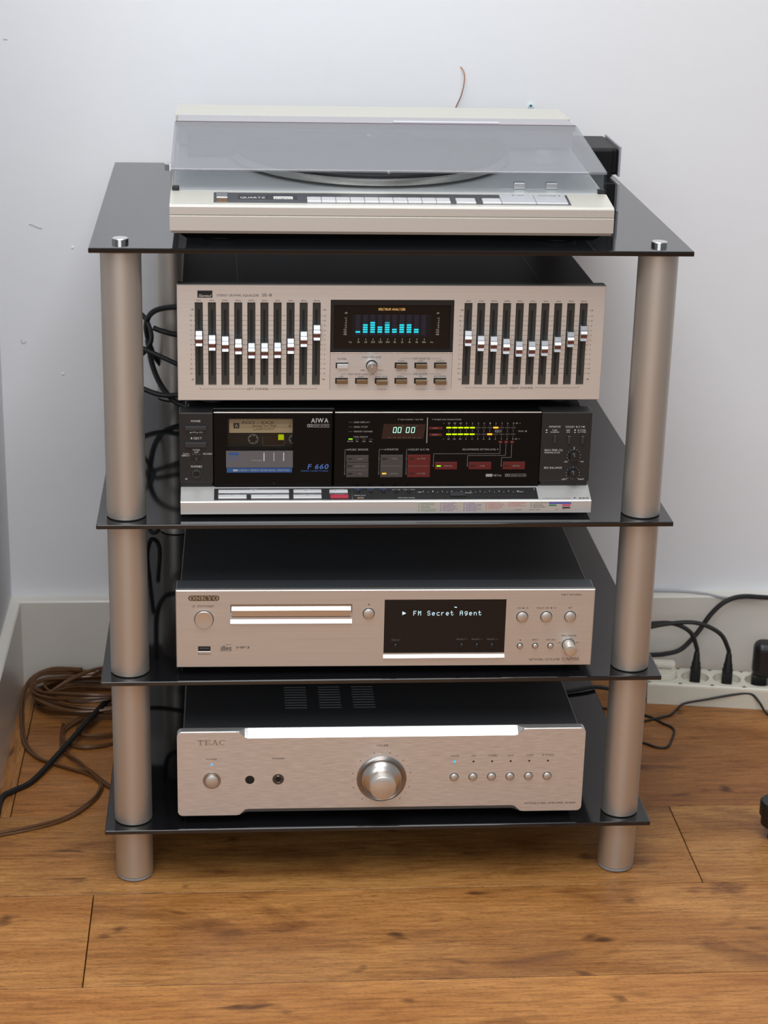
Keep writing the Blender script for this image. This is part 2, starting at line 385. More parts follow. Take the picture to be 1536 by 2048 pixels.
# ------------------------------------------------------------------ graphic equalizer
eq = thing('graphic_equalizer', (.0039, .0516, .530), 'silver fronted graphic equalizer with twenty sliders and cyan spectrum display, stacked on the cassette deck', 'equalizer', math.radians(.36))
P = Panel(eq, 11.0); H = 122.0
LU = [-197.8+13.3*i for i in range(10)]; RU = [77.6+13.32*i for i in range(10)]
SV0, SV1 = 16.4, 103.6
holes = [(u-4.1, u+4.1, SV0, SV1) for u in LU+RU]+[(-63.9, 63.0, 11.2, 106.6)]
P.holed('front_panel', -220, 219.8, 0, H, 5.0, holes, SILVER)
P.box('top_trim', (0, H-1.6, 439, 3.0), 5.1, 14, BLACKP, .4)
P.box('case', (0, 58, 431, 114), 14, 300, BLACKM, 1.2)
for sgn, x in ((-1, -158), (1, 158)):
    MB().box((x-.35)/1000, (x+.35)/1000, .0145, .298, (11+115)/1000, (11+115.35)/1000).build('cover_seam', STEELB, eq)
P.feet([(-185, 40), (185, 40), (-185, 260), (185, 260)], 14, 12)
KNOB = MB(); _pr = [(8.2, 3.0), (8.2, -7.0), (7.5, -8.0), (3.2, -8.9), (2.6, -8.3), (2.0, -8.9), (-.4, -10.6), (-1.6, -10.6), (-2.2, -9.0), (-4.6, -9.0), (-5.0, -8.6), (-7.8, -9.9), (-8.2, -9.5), (-8.2, 3.0)]
_n = len(_pr); KNOB.add([(-.0032, y/1000, z/1000) for z, y in _pr]+[(.0032, y/1000, z/1000) for z, y in _pr], [tuple(range(_n)), tuple(range(2*_n-1, _n-1, -1))]+[(i, (i+1) % _n, (i+1) % _n+_n, i+_n) for i in range(_n)])
KME = KNOB.mesh('slider_knob'); KME.materials.append(mat('slider_chrome', (.52, .53, .55), .26, 1.0))
BME = MB().box(-.00322, .00322, -.0096, -.0086, -.0046, -.0022).mesh('knob_band'); BME.materials.append(mat('maroon_band', (.20, .06, .05), .35, .4))
LK = [68.2, 63.7, 62.5, 59.8, 55.5, 55.5, 55.9, 60.3, 67.6, 74.4]; RK = [68.6, 63.3, 62.7, 60.2, 57.4, 57.4, 58.1, 62.2, 67.5, 73.9]
for u, kv in zip(LU+RU, LK+RK):
    sl = P.box('slider_slot', (u, 60, 8.8, 88), 2.4, 4.9, SLOTC, 0)
    P.box('groove', (u, 60.9, 2.5, 69.6), 2.33, 2.5, PITCH, 0, sl)
    k = link('slider_knob', KME, None, eq); k.location = (u/1000, 0, (11+kv)/1000)
    b = link('knob_band', BME, None, k)
# sub panels
P.box('control_panel', (-.4, 30.9, 126.6, 39.2), .5, 4.8, SILVER2, .35)
P.box('display_ledge', (-.4, 50.9, 126.8, 1.1), -.3, 3, BRIGHT, .3)
bz = P.holed('display_bezel', -63.8, 62.9, 51.5, 106.5, 4.5, [(-60.5, 59.4, 54, 101.2)], BLACKP, .5)
dp = P.box('display_window', (-.6, 77.6, 120.2, 47.5), 2.6, 4.6, DISPB, 0)
DY = -2.5
q = Print(P.fn(DY)); q.rect(-.7, 78.9, 81.5, 23.6); q.build('display_field', mat('vfd_field', (.002, .002, .006), .3), dp)
BU = [-35.4+7.52*i for i in range(10)]; RV = [72.3+2.42*i for i in range(8)]; LIT = [1, 4, 5, 3, 5, 2, 4, 4, 2, 0]
ql, qd, qm = Print(P.fn(DY+.05)), Print(P.fn(DY+.05)), Print(P.fn(DY+.05))
for i, u in enumerate(BU):
    qd.rect(u, RV[0]-2.4, 4.8, 1.5)
    for j, v in enumerate(RV):
        (qm if (i == 4 and j == 4) else ql if j < LIT[i] else qd).rect(u, v, 4.8, 1.75)
ql.build('lit_bars', CYAN, dp); qd.build('unlit_bars', NAVY, dp); qm.build('fading_bar', CYAND, dp)
q = Print(P.fn(DY+.05)); q.text('SPECTRUM ANALYZER', -.8, 96.1, 27.7, 2.4); q.build('display_title', ORTXT, dp)
q = Print(P.fn(DY+.05))
for u, s in zip((-42.9, 41.2), ('Hz', 'Hz')): q.text(s, u, 61.5, 2.7, 1.6)
for u in (-47.9, 46.6): q.text('dB', u, 92.3, 2.7, 1.8)
for i, s in enumerate('32 63 125 250 500 1k 2k 4k 8k 16k'.split()):
    q.text(s, -34.7+7.56*i, 61.6, 1.27*len(s), 1.8); q.rect(-34.7+7.56*i, 64.4, .5, 2.0)
for i, s in enumerate('+3 0 -3 -6 -9 -12 -15 -18'.split()):
    for u in (-47.0, 48.4): q.text(s, u-.65*len(s), 86.9-2.44*i, 1.3*len(s)-.2, 1.8)
q.build('display_scale_lettering', mat('buff_ink', (.48, .45, .36), .5), dp)
# buttons
well = Print(P.fn(-.45))
def eqbtn(u, v, out, m=TAN, w=11.6, h=4.6):
    well.rect(u-.3, v+.2, w+1.5, h+1.6); return P.box('push_button', (u+.25, v-.15, w, h), -out, 4, m, .35)
eqbtn(-51.0, 37, 2.6, KEYS)
for u, o in ((10, 4), (30.5, 4), (50.9, 3)): eqbtn(u, 37.1, o)
for u, o in ((-51.3, 3), (-30.7, 3), (-10.3, 6.5), (10.2, 3), (30.6, 6), (51, 6)): eqbtn(u, 20.6, o)
well.disc(-20.6, 37.2, 6.0, 28); well.build('button_wells', PITCH, eq)
kn = P.cyl('level_knob', -20.6, 37, [(0, -11.2), (4.6, -11.2), (5.1, -10.6), (5.3, 2)], mat('satin_knob', (.62, .61, .61), .3, 1))
q = Print(P.fn(11.25)); q.line([(-20.9, 38), (-21.6, 40.6)], .6); q.build('pointer_mark', INKW, kn)
q = P.pr(); q.many([('STEREO GRAPHIC EQUALIZER', -158.1, 110.9, 42.7, 2.3), ('SE-8', -128.9, 111.3, 9.8, 3.0), ('LEFT CHANNEL', -137.7, 12.4, 22.2, 2.3), ('RIGHT CHANNEL', 137.0, 13.1, 24.6, 2.3)])
LV = [89.9-5.09*i for i in range(13)]; NUM = [12, 10, 8, 6, 4, 2, 0, 2, 4, 6, 8, 10, 12]
for UU, a, b in ((LU, -203.7, -71.9), (RU, 72.0, 204.3)):
    for v, n in zip(LV, NUM):
        edges = [a]+[x for u in UU for x in (u-4.2, u+4.2)]+[b]
        for x0, x1 in zip(edges[::2], edges[1::2]): q.line([(x0, v), (x1, v)], .34 if n == 0 else .22)
        for x in (a-2.2, b+2.3): q.text(str(n), x, v, .95*len(str(n)), 1.5)
    for u, s in zip(UU, ('32Hz', '63Hz', '125Hz', '250Hz', '500Hz', '1kHz', '2kHz', '4kHz', '8kHz', '16kHz')): q.text(s, u, 105.6, 1.22*len(s), 1.55)
    for x in (a-1, b+1.4):
        q.text('+dB', x, 96.1, 3.4, 1.6); q.text('-dB', x-.2, 22.6, 3.4, 1.6)
for A in ((-197.2, -149.6, -125.2, -77.6, 12.4), (77.6, 123.9, 150.7, 197.4, 13.2)):
    q.line([(A[0], A[4]+1.6), (A[0], A[4]), (A[1], A[4])], .25); q.line([(A[2], A[4]), (A[3], A[4]), (A[3], A[4]+1.6)], .25)
q.build('printed_lettering', INKD, eq)
q = Print(P.fn(-.42)); q.many([('POWER', -51.4, 44.1, 9.0, 2.0), ('ANALYZER LEVEL', -20.7, 46.0, 20.3, 2.0), ('MIN', -29.8, 32.0, 4.3, 1.6), ('MAX', -11.2, 32.0, 4.9, 1.6), ('TAPE MONITOR', 30.4, 44.5, 18.6, 2.0), ('TAPE-1', 10.3, 41.9, 7.1, 1.7), ('TAPE-2', 30.4, 41.9, 7.1, 1.7), ('SOURCE', 50.7, 41.9, 8.7, 1.7), ('COPY 1-2', 10.1, 32.0, 10.8, 1.8), ('LEFT', -51.4, 25.2, 4.7, 1.7), ('RIGHT', -31.1, 25.2, 6.3, 1.7), ('PEAK HOLD', -10.3, 25.3, 12.8, 1.8), ('DEFEAT', 9.9, 25.4, 7.4, 1.7), ('ON', 30.4, 25.5, 3.5, 1.7), ('RECORDING', 50.8, 25.6, 12.8, 1.7), ('SPECTRUM ANALYZER', -31.1, 27.8, 27.2, 1.9), ('EQUALIZER', 30.4, 28.1, 14.3, 2.0)])
for a, b, c, d in ((9.8, 20.1, 44.6, 1), (51.0, 40.7, 44.6, 1), (-51.5, -45.6, 28, 1), (-10.2, -16.3, 28, 1), (9.7, 22, 28.1, 1), (51, 38.7, 28.1, 1)): q.line([(a, c-1.1), (a, c), (b, c)], .22)
q.build('control_lettering', INKD, eq)
lg = P.box('badge', (-191.5, 112.1, 15.1, 7.4), -.25, .5, BLACKP, 0)
q = P.pr(.32); q.text('Sansui', -191.8, 110.6, 12.6, 2.6, shear=.35, gap=.02, bold=.012); q.build('badge_lettering', INKW, lg)

# ------------------------------------------------------------------ cassette deck
td = thing('cassette_deck', (.0005, .042, Z2), 'black cassette deck with green level meters and a silver key ledge under the equalizer', 'cassette deck')
P = Panel(td, 4.1)
GLB = mat('gloss_black_panel', (.0055, .0052, .0052), .14, 0, .13); MATB = noisy(mat('matt_black_panel', (.014, .014, .015), .42), 800, .2)
P.box('case', (0, 52, 420, 94), 24, 285, BLACKM, 1.2)
P.box('rear_ridge', (0, 100.5, 414, 4), 18, 34, BLACKP, .8)
P.feet([(-180, 40), (180, 40), (-180, 240), (180, 240)], 12, 5.6)
# key ledge
prof = [(-22.6, 0), (-22.6, 12.7), (-21.7, 13.7), (0, 22.0), (4, 22.0), (4, 0)]; n = len(prof)
MB().add([(-.2146, y/1000, (4.1+z)/1000) for y, z in prof]+[(.2146, y/1000, (4.1+z)/1000) for y, z in prof], [tuple(range(n)), tuple(range(2*n-1, n-1, -1))]+[(i, (i+1) % n, (i+1) % n+n, i+n) for i in range(n)]).build('key_ledge', mat('ledge_silver', (.66, .65, .635), .36, .55), td)
def sl(u, s, h=0.0): return (u/1000, (-22.6+s*.9387-h*.3447)/1000, (4.1+13.45+s*.3447+h*.9387)/1000)
def sbox(name, u0, u1, s0, s1, h0, h1, m, parent=td, c=.35):
    top = [(u0+c, s0+c), (u1-c, s0+c), (u1-c, s1-c), (u0+c, s1-c)]; mid = [(u0, s0), (u1, s0), (u1, s1), (u0, s1)]
    v = [sl(*p, h0) for p in mid]+[sl(*p, h1-c) for p in mid]+[sl(*p, h1) for p in top]
    f = [(3, 2, 1, 0), (8, 9, 10, 11)]+[(k*4+i, k*4+(i+1) % 4, k*4+4+(i+1) % 4, k*4+4+i) for k in (0, 1) for i in range(4)]
    return MB().add(v, f).build(name, m, parent)
sbox('key_bed', -180.3, 159.0, 2.6, 22.0, -.2, .25, MATB)
for u0, u1, s0, s1, m in ((-175.7, -102.3, 12.6, 17.4, KEYS), (-97.7, -68.5, 12.6, 17.4, KEYS), (-60.2, -41, 12.4, 17.0, KEYS), (-175.8, -146.5, 4.2, 9.2, KEYS), (-141.9, -102.5, 4.2, 9.2, KEYS), (-98, -68.7, 4.1, 9.0, KEYS), (-59.6, -40.7, 4.0, 8.8, mat('crimson_key', (.42, .03, .06), .35))):
    k = sbox('transport_key', u0, u1, s0, s1, .2, 2.4, m)
for u in (-30.1, -16.7, -3.5, 9.9, 23.1):
    o = MB().lathe([(0, .0032), (.0015, .0032), (.0019, .0026), (.0019, 0), (0, 0)], (0, 0, 0), 'z', 20).build('mini_knob', DARKP, td); o.location = sl(u, 15.2, .2); o.rotation_euler.x = math.radians(20)
sbox('slide_key', -31.8, -24.5, 4.0, 6.2, .2, 1.2, TAN)
sbox('level_track', 34.5, 155, 8.6, 10.2, .2, .45, PITCH); sbox('level_slider', 66, 82.4, 6.6, 12, .2, 2.6, DARKP)
sbox('ledge_divider', -37.0, -36.2, 3.4, 20.8, .2, .5, BRIGHT)
q = Print(lambda u, s: sl(u, s, .33))
for t in (('STOP', -139, 19.6, 6, 1.3), ('PAUSE', -83, 19.4, 6, 1.3), ('REC MUTE', -50.5, 19, 11, 1.3), ('REW / REVIEW', -161, 11, 16, 1.2), ('PLAY', -122, 11, 5, 1.2), ('F.F / CUE', -83, 11, 12, 1.2), ('RECORD', -50, 10.6, 9, 1.2), ('TAPE TIME', 10, 18.6, 9, 1.2), ('TAPE LENGTH', 23.5, 18.6, 12.5, 1.2), ('INTRO PLAY', -28.3, 9.4, 12, 1.3), ('RECORD LEVEL', 20.2, 5.2, 17.4, 1.3), ('MIN', 34.6, 14.3, 4, 1.3), ('MAX', 142, 14.3, 4.4, 1.4)): q.text(*t)
for i in range(11): q.text(str(i), 38.5+10*i, 15.5, .9*len(str(i)), 1.9); q.rect(43.5+10*i if i < 10 else 138, 14.2, .35, 1.3)
for i in range(30): q.rect(68+i*.75, 12.8, .2, 1.6)
q.disc(156.1, 18.7, .6)
q.build('ledge_lettering', INKW, td)
q = Print(lambda u, s: sl(u, s, .33))
for u, s in ((-30, 'MEMORY'), (-16.7, 'REPLAY'), (-3.5, 'STOP')): q.text(s, u, 18.7, 6.5, 1.4); q.rect(u, 20.4, 7, .6)
q.build('ledge_blue_lettering', INKB, td)
q = Print(lambda u, s: sl(u, s, 2.46))
for u in (-139, -85, -54): q.rect(u, 15.6, 1.6, .6)
for u in (-161, -122, -83): q.tri(u-.6, 7.4, 1.4, .9, 'r'); q.rect(u+1.0, 7.4, .8, .5)
q.build('key_symbols', INKD, td)
q = Print(lambda u, s: sl(u, s, .34)); q.text('F 660', 204.2, 3.9, 15.6, 2.3, shear=.1); q.text('STEREO CASSETTE DECK', 178.6, 3.6, 29, .9); q.build('ledge_model_lettering', INKD, td)
# sticker on the ledge front
st = MB().box(.0304, .1945, -.02278, -.0226, (4.1+2.0)/1000, (4.1+12.2)/1000).build('tape_chart_sticker', mat('clear_sticker', (.58, .53, .48), .3, .3), td)
cols = [(32.8, (.10, .33, .12)), (55.8, (.20, .10, .42)), (80.2, (.15, .08, .50)), (103.6, (.75, .10, .10)), (127.3, (.80, .06, .08)), (151.0, (.12, .10, .10))]
words = ['SONY UX-S', 'MAXELL UD', 'TDK AD-X', 'BASF FERRO', 'FUJI DR', 'DENON DX']
for ci, (u, c) in enumerate(cols):
    q = Print(lambda a, b: (a/1000, -.02284, (4.1+b)/1000))
    for r in range((6, 6, 6, 5, 3, 4)[ci]):
        v = 11.2-1.65*r; q.rect(u, v, 1.0, 1.0)
        L = random.uniform(9, 17); x = u+2.0
        while x < u+2+L: w = random.uniform(.5, 1.4); q.rect(x+w/2, v, w, random.choice((.55, .8, .9))); x += w+.35
    q.build('sticker_print', mat('sticker_ink_%d' % ci, tuple(.5*k+.12 for k in c), .6), st)
for (u, v, w, h), c in zip(((181.6, 10.8, 24.4, 1.9), (174.0, 8.3, 8.8, 1.8), (188.5, 8.4, 9.9, 1.8), (188.4, 5.6, 9.3, 1.8)), ((.06, .07, .38), (.03, .22, .12), (.65, .04, .14), (.03, .03, .03))):
    q = Print(lambda a, b: (a/1000, -.02284, (4.1+b)/1000)); q.quad([(u-w/2, v-h/2), (u+w/2, v-h/2), (u+w/2-1.2, v+h/2), (u-w/2+.6, v+h/2)]); q.build('sticker_flag', mat('flag_%d' % int(u*10), c, .4), st)
q = Print(lambda a, b: (a/1000, -.02284, (4.1+b)/1000)); q.text('NORMAL', 138, 3.5, 8, 1.0); q.text('BIAS FINE', 155, 3.5, 11, 1.0); q.text('-20', 178, 3.5, 3, 1); q.text('+20', 186, 3.5, 3, 1); q.build('sticker_lettering', INKD, st)
# front blocks
P.box('left_block', (-198.3, 65.0, 34.8, 76.0), -1.2, 22, MATB, .9)
P.box('block_plinth', (-198.3, 24.6, 33.4, 5.0), .8, 22, MATB, .4)
P.box('right_block', (188.0, 65.4, 53.2, 76.2), -1.2, 22, MATB, .9)
P.box('block_plinth', (188.0, 25, 50, 5.4), .8, 22, MATB, .4)
P.box('meter_panel', (53.0, 62.2, 216.4, 80.8), -.2, 22, GLB, .8)
P.box('panel_plinth', (-9, 22.0, 340, 1.0), -.6, 3, BLACKP, .2)
P.box('edge_highlight', (-118.8, 103.0, 123.0, 1.0), -.1, 5, BRIGHT, .4); P.box('edge_highlight', (53.0, 103.0, 216.2, 1.0), -.1, 5, BRIGHT, .4)  # bright strips stand in for light caught along the panels' top bevels
door = P.holed('cassette_door', -180.4, -57.2, 21.8, 102.6, 3.0, [(-166.5, -98.6, 63.0, 96.2)], GLB, .8)
P.box('door_window', (-132.5, 79.6, 68.2, 33.4), 1.2, 2.0, PANE, 0, door)
P.box('tape_well', (-118.8, 62, 121, 79), 21, 23, BLACKP, 0); P.box('tape_rest', (-118.8, 37.9, 104, 2.4), 4.5, 20, BLACKP, 0)
q = Print(P.fn(.14)); q.rect(-132.9, 52.5, 69.3, 18.4); q.build('door_grey_print', mat('grey_door_print', (.115, .108, .115), .45), door)
q = Print(P.fn(.16)); q.rect(-132.9, 40.4, 67.9, 5.2); q.rect(-159.6, 58.3, 10.5, 2.8); q.build('door_blue_print', mat('blue_door_print', (.022, .085, .25), .45), door)
q = Print(P.fn(.22))
for r in ((-160.1, 55.0, 9.4, 1.0), (-157.4, 53.1, 14.9, 1.0), (-161.3, 51.2, 7.2, 1.0)): q.text('AUTOMATIC DEMAGNETIZING'[:int(r[2])], r[0], r[1], r[2], 1.1)
q.text('F 660', -72.2, 44.2, 21.6, 5.1, shear=.2, bold=.022); q.text('STEREO CASSETTE DECK', -75.4, 39.4, 28.5, 1.5); q.build('door_blue_lettering', mat('blue_lettering', (.06, .14, .40), .45), door)
q = Print(P.fn(.22)); q.text('AIWA', -70.7, 94.5, 18.1, 4.5, bold=.03); q.text('DOLBY HX PRO', -69.6, 88.8, 15.1, 1.5)
q.frame(-69.6, 88.8, 17.2, 3.1, .3)
for u in (-82.5, -79.9): q.frame(u, 88.9, 1.8, 2.8, .5)
q.text('3 HEAD / MICRO GRAIN DUAL CAPSTAN', -128.5, 40.3, 53, 1.9); q.rect(-158, 40.3, 4.6, 2.0); q.text('TAPE SCALE', -135.9, 51.2, 11, 1.3)
q.build('door_lettering', mat('soft_white_ink', (.40, .40, .40), .5), door)
q = Print(P.fn(.22))
for u, w in ((-128.2, 1.0), (-118, .55), (-107.8, .9)): q.rect(u, 55, w, 9.3)
q.build('door_scale_lines', INKW, door)
q = Print(P.fn(.22)); q.disc(-118, 26, 1.0); q.build('door_pin_hole', PITCH, door)
# left block controls
for r in ((-198.5, 87.1, 22.1, 4.5), (-198.7, 69.2, 22.2, 5.2)): P.box('push_button', r, -4.4, 0, DARKP, .5)
P.box('timer_slot', (-198.3, 53.6, 10.8, 4.8), -1.3, -.9, PITCH, 0); P.box('timer_switch', (-198.2, 53.2, 3.2, 4.0), -3.0, -1, DARKP, .4)
jk = P.cyl('headphone_jack', -198.2, 36.8, [(2.7, 4), (2.7, -1.6), (3.4, -2.8), (4.6, -2.6), (5.0, -1.2)], mat('jack_ring', (.05, .05, .052), .3, .3)); P.cyl('jack_hole', -198.2, 36.8, [(0, -1.3), (2.8, -1.3)], PITCH, jk)
q = Print(P.fn(1.32)); q.many([('POWER', -198.4, 94.2, 9.6, 2.1), ('OFF', -200.2, 82.2, 4.1, 1.5), ('ON', -193.4, 82.2, 3.5, 1.5), ('EJECT', -196.6, 75.8, 8.2, 2.1), ('TIMER', -198.3, 63.0, 7.8, 1.9), ('OFF', -198.2, 60.4, 4.4, 1.5), ('PLAY/', -208.5, 58.8, 6.2, 1.5), ('REPEAT', -209.0, 56.8, 8.0, 1.5), ('RECORD', -186.5, 58.8, 9.3, 1.7), ('PHONES', -198.1, 45.0, 11.2, 2.1)])
q.rect(-203.8, 81.9, 1.4, 1.3); q.rect(-197, 81.7, 1.6, .7); q.rect(-203, 75.2, 1.8, .7); q.tri(-203, 76.4, 1.8, 1.2, 'u')
for u in (-201.6, -198.2, -194.8): q.disc(u, 58.3, .28)
q.frame(-208.8, 31.4, 1.6, 1.4, .3)
# right block print
q.many([('MONITOR', 175.5, 87.8, 12.2, 1.9), ('DOLBY B-C NR', 197.2, 87.7, 20.3, 1.9), ('TAPE', 175.4, 84.0, 5.0, 1.5), ('SOURCE', 175.5, 81.9, 8.9, 1.5), ('OFF', 189.7, 84.0, 4.1, 1.5), ('ON', 189.8, 81.9, 3.3, 1.5), ('B-TYPE', 204.0, 84.0, 8.3, 1.5), ('C-TYPE', 204.2, 81.8, 8.3, 1.5), ('BIAS FINE (%)', 175.5, 62.1, 19.1, 2.0), ('NORMAL/CrO2', 174.1, 59.4, 16.2, 1.6), ('REC BALANCE', 175.7, 42.6, 18.9, 2.0), ('0', 197.1, 64.8, 1.3, 1.6), ('-20', 188.7, 49.3, 4.0, 1.5), ('+20', 205.8, 49.3, 4.1, 1.5), ('LEFT', 188.5, 29.8, 5.4, 1.6), ('RIGHT', 206.4, 29.8, 6.5, 1.6)])
for u in (166.9, 196.9): q.rect(u, 84.0, 1.3, 1.5); q.rect(u, 81.5, 1.5, .8)
for cu, cv in ((197.1, 55.8), (197.2, 36.2)):
    for a in range(-45, 226, 27): q.disc(cu+7.2*math.cos(math.radians(a)), cv+7.2*math.sin(math.radians(a)), .32 if a not in (90,) else .5)
q.build('block_lettering', INKW, td)
for u, v in ((175.6, 74.7), (190.8, 74), (205.1, 74)): P.box('selector_switch', (u, v, 3.2, 8.4), -4.0, 0, DARKP, .4)
q = Print(P.fn(4.06)); q.rect(190.8, 77.9, 3.0, .4); q.rect(205.1, 77.9, 3.0, .4); q.build('switch_marks', INKG, td)
for v in (55.8, 36.2):
    k = P.cyl('trim_knob', 197.1, v, [(0, -7.6), (4.2, -7.6), (4.8, -7.0), (5.1, -1)], BLACKP)
    q = Print(P.fn(7.7)); q.line([(197.1, v+1), (196.2, v+3.6)], .5); q.build('pointer_mark', INKG, k)
# meter panel
q = Print(P.fn(.34)); q.many([('0000 REPLAY', -26.9, 92.6, 16.7, 1.6), ('0000 STOP', -28.0, 87.5, 14.2, 1.6), ('MEMORY REWIND', -25.3, 82.5, 19.5, 1.6), ('TAPE LENGTH', -28.2, 76.6, 15.0, 1.6), ('60/46', -38.8, 71.9, 5.9, 1.4), ('90', -31.7, 71.8, 2.6, 1.4), ('120', -24.4, 71.8, 3.2, 1.4), ('46L', -17.5, 71.8, 3.7, 1.4), ('TAPE COUNTER / TAPE TIME', 24.6, 95.4, 24.2, 1.4), ('37-POINT PEAK PROGRAM METER', 62.6, 95.4, 28.6, 1.4), ('MUSIC SENSOR', -29.9, 62.8, 20.4, 2.0), ('MONITOR', 5.6, 62.9, 12.4, 2.0), ('DOLBY B-C NR', 34.3, 62.8, 19.9, 2.0), ('PEAK dB', 141.7, 82.7, 9.1, 1.5), ('RECOMMENDED SETTING LEVEL', 96.9, 62.7, 35.3, 1.8), ('METAL', 117.4, 33.9, 8.9, 2.1), ('DOLBY B-C NR', 139.3, 34.0, 14.9, 1.3)])
for u, v in ((-41.3, 62.6), (-2.0, 62.7), (22.9, 62.7)): q.rect(u, v, 1.1, 1.1)
for u in (11.0, 46.6): q.tri(u, 95.5, 1.3, 1.1, 'd')
q.rect(41.3, 83.8, .8, 27.7)
for a, b in (((-42, 62.8), (-44, 62.8)), ((-3, 62.9), (-8.3, 62.9)), ((21.6, 62.9), (20.4, 62.9))):
    q.line([a, b, (b[0], 35.4)], .22); q.rect(b[0], 36.4, .6, 2.2); q.rect(b[0], 52.8, .6, 1.6) if b[0] > -20 else q.rect(b[0], 44.7, .6, 1.6)
for pth in ([(118.7, 68.9), (118.7, 58.0), (48.9, 58.0), (48.9, 43.8)], [(124.8, 68.9), (124.8, 56.0), (84.8, 56.0), (84.8, 43.9)], [(131, 68.9), (131, 53.8), (120.7, 53.8), (120.7, 43.8)]):
    q.line(pth, .22); q.rect(pth[-1][0], pth[-1][1]+1, .6, 2)
q.tri(116.5, 62.8, 1.6, 1.3, 'r'); q.frame(139.1, 34.1, 17.2, 2.9, .2)
for u in (126.4, 128.8): q.frame(u, 34.1, 1.6, 2.6, .4)
for u in (114.5, 116.8): q.frame(u, 82.7, 1.6, 2.4, .3)
for u in (112.6, 118.7): q.rect(u, 82.7, .2, 2.6)
q.quad([(104.8, 32.5), (111.8, 32.5), (112, 35.6), (105, 35.6)])
SEG = [64.0+6.165*i for i in range(12)]
for u, s in zip(SEG, '20 15 10 6 4 2 0 1 2 4 6 8'.split()):
    for v in (91.4, 74.2): q.text(s, u, v, 1.15*len(s), 1.5)
    q.rect(u, 89.2, .2, 1.6); q.rect(u, 83, .2, 3.4); q.rect(u, 76.8, .2, 1.6)
for v in (91.4, 74.2): q.text('10', 135.2, v, 2.2, 1.4); q.text('+', 138.6, v, 1.2, 1.3); q.rect(58.6, v, 1.3, .25)
q.build('meter_lettering', mat('meter_ink', (.36, .35, .34), .5), td)
KG, KR = mat('grey_selector_key', (.058, .053, .050), .4), mat('red_selector_key', (.115, .010, .010), .38)
KEYR = [(-30.9, 52.9, 23.4, 7.7, KG), (-30.7, 40.5, 23.4, 16.0, KG), (5.0, 44.7, 23.6, 24.7, KG), (33.6, 44.7, 24.0, 24.9, KR), (62.3, 44.9, 23.6, 8.3, KR), (98.1, 44.9, 24.0, 8.2, KR), (134.1, 44.9, 23.7, 8.4, KR)]
for u, v, w, h, m in KEYR: P.box('selector_key', (u, v, w, h), -1.0, 1, m, .3)
q = Print(P.fn(1.1)); q.many([('ADMS', -28.0, 52.9, 5.9, 1.6), ('INTRO PLAY', -28.2, 44.7, 12.6, 1.6), ('MS', -28.0, 36.4, 3.2, 1.6), ('TAPE', 7.5, 53.0, 5.8, 1.6), ('SOURCE', 7.7, 36.5, 8.8, 1.6), ('B-TYPE', 36.2, 52.9, 8.2, 1.8), ('C-TYPE', 36.2, 36.4, 8.5, 1.8), ('NORMAL', 64.8, 44.8, 9.2, 1.7), ('CrO2', 100.6, 44.8, 5.3, 1.8), ('METAL', 136.7, 44.7, 7.3, 1.8)])
q.rect(-31.1, 40.5, 21.3, .22); q.rect(4.6, 44.9, 21.7, .25); q.rect(33.2, 44.8, 21.6, .25); q.build('key_lettering', INKG, td)
q = Print(P.fn(1.12))
for r in ((-38.8, 52.9), (-38.7, 44.8), (-38.5, 36.4), (-2.7, 52.8), (25.8, 52.9), (26.0, 36.5), (90.4, 44.9), (126.3, 44.8)): q.rect(*r, 4.8, 1.8)
q.build('unlit_key_lamps', mat('unlit_lamp', (.018, .014, .013), .4), td)
q = Print(P.fn(1.14)); q.rect(-2.6, 36.6, 4.4, 1.5); q.build('orange_key_lamp', ORANGE, td)
q = Print(P.fn(1.14)); q.rect(54.6, 44.8, 4.4, 1.5); q.build('green_key_lamp', GREEN, td)
q = Print(P.fn(.36)); q.rect(-38.4, 74.3, 4.2, 1.2); q.build('tape_length_lamp', GREEN, td)
q = Print(P.fn(.34))
for r in ((-38.7, 92.6), (-38.6, 87.5), (-38.6, 82.5), (-31.6, 74.2), (-24.3, 74.2), (-17.2, 74.2)): q.rect(*r, 4.1, .8)
for j, lit in ((0, 8), (1, 7)):
    for i, u in enumerate(SEG):
        if i > 4 and i != lit: q.rect(u, (86.6, 79.4)[j], 5.0, 1.5)
q.build('unlit_lamps', mat('unlit_meter', (.052, .044, .040), .4), td)
q = Print(P.fn(.36))
for i in range(5):
    for v in (86.6, 79.4): q.rect(SEG[i], v, 5.2, 1.6)
q.build('green_meter_segments', LIME, td)
q = Print(P.fn(.36)); q.rect(SEG[8], 86.6, 5.4, 1.8); q.rect(SEG[7], 79.4, 5.4, 1.8); q.build('orange_meter_segments', ORANGE, td)
q = Print(P.fn(.34)); q.rect(50.4, 86.2, 13.9, 2.6); q.rect(50.4, 79.0, 13.3, 2.6)
for u in (118.8, 124.9, 131.1): q.rect(u, 70.9, 4.0, 2.5)
q.build('red_meter_tabs', KR, td)
q = Print(P.fn(.42)); q.text('LEFT', 50.1, 86.1, 5.3, 1.4); q.text('RIGHT', 50.1, 78.9, 6.3, 1.4)
for u, s in ((118.8, 'N'), (124.9, 'C'), (131.1, 'M')): q.text(s, u, 70.9, 1.4, 1.5)
q.build('tab_lettering', mat('pink_ink', (.40, .20, .18), .5), td)
q = Print(P.fn(.34)); q.quad([(-4.1, 90.7), (39.7, 90.6), (37.6, 74.4), (-6.3, 74.5)]); cw = q.build('counter_window', mat('counter_brown', (.026, .012, .011), .2), td)
q = Print(P.fn(.40))
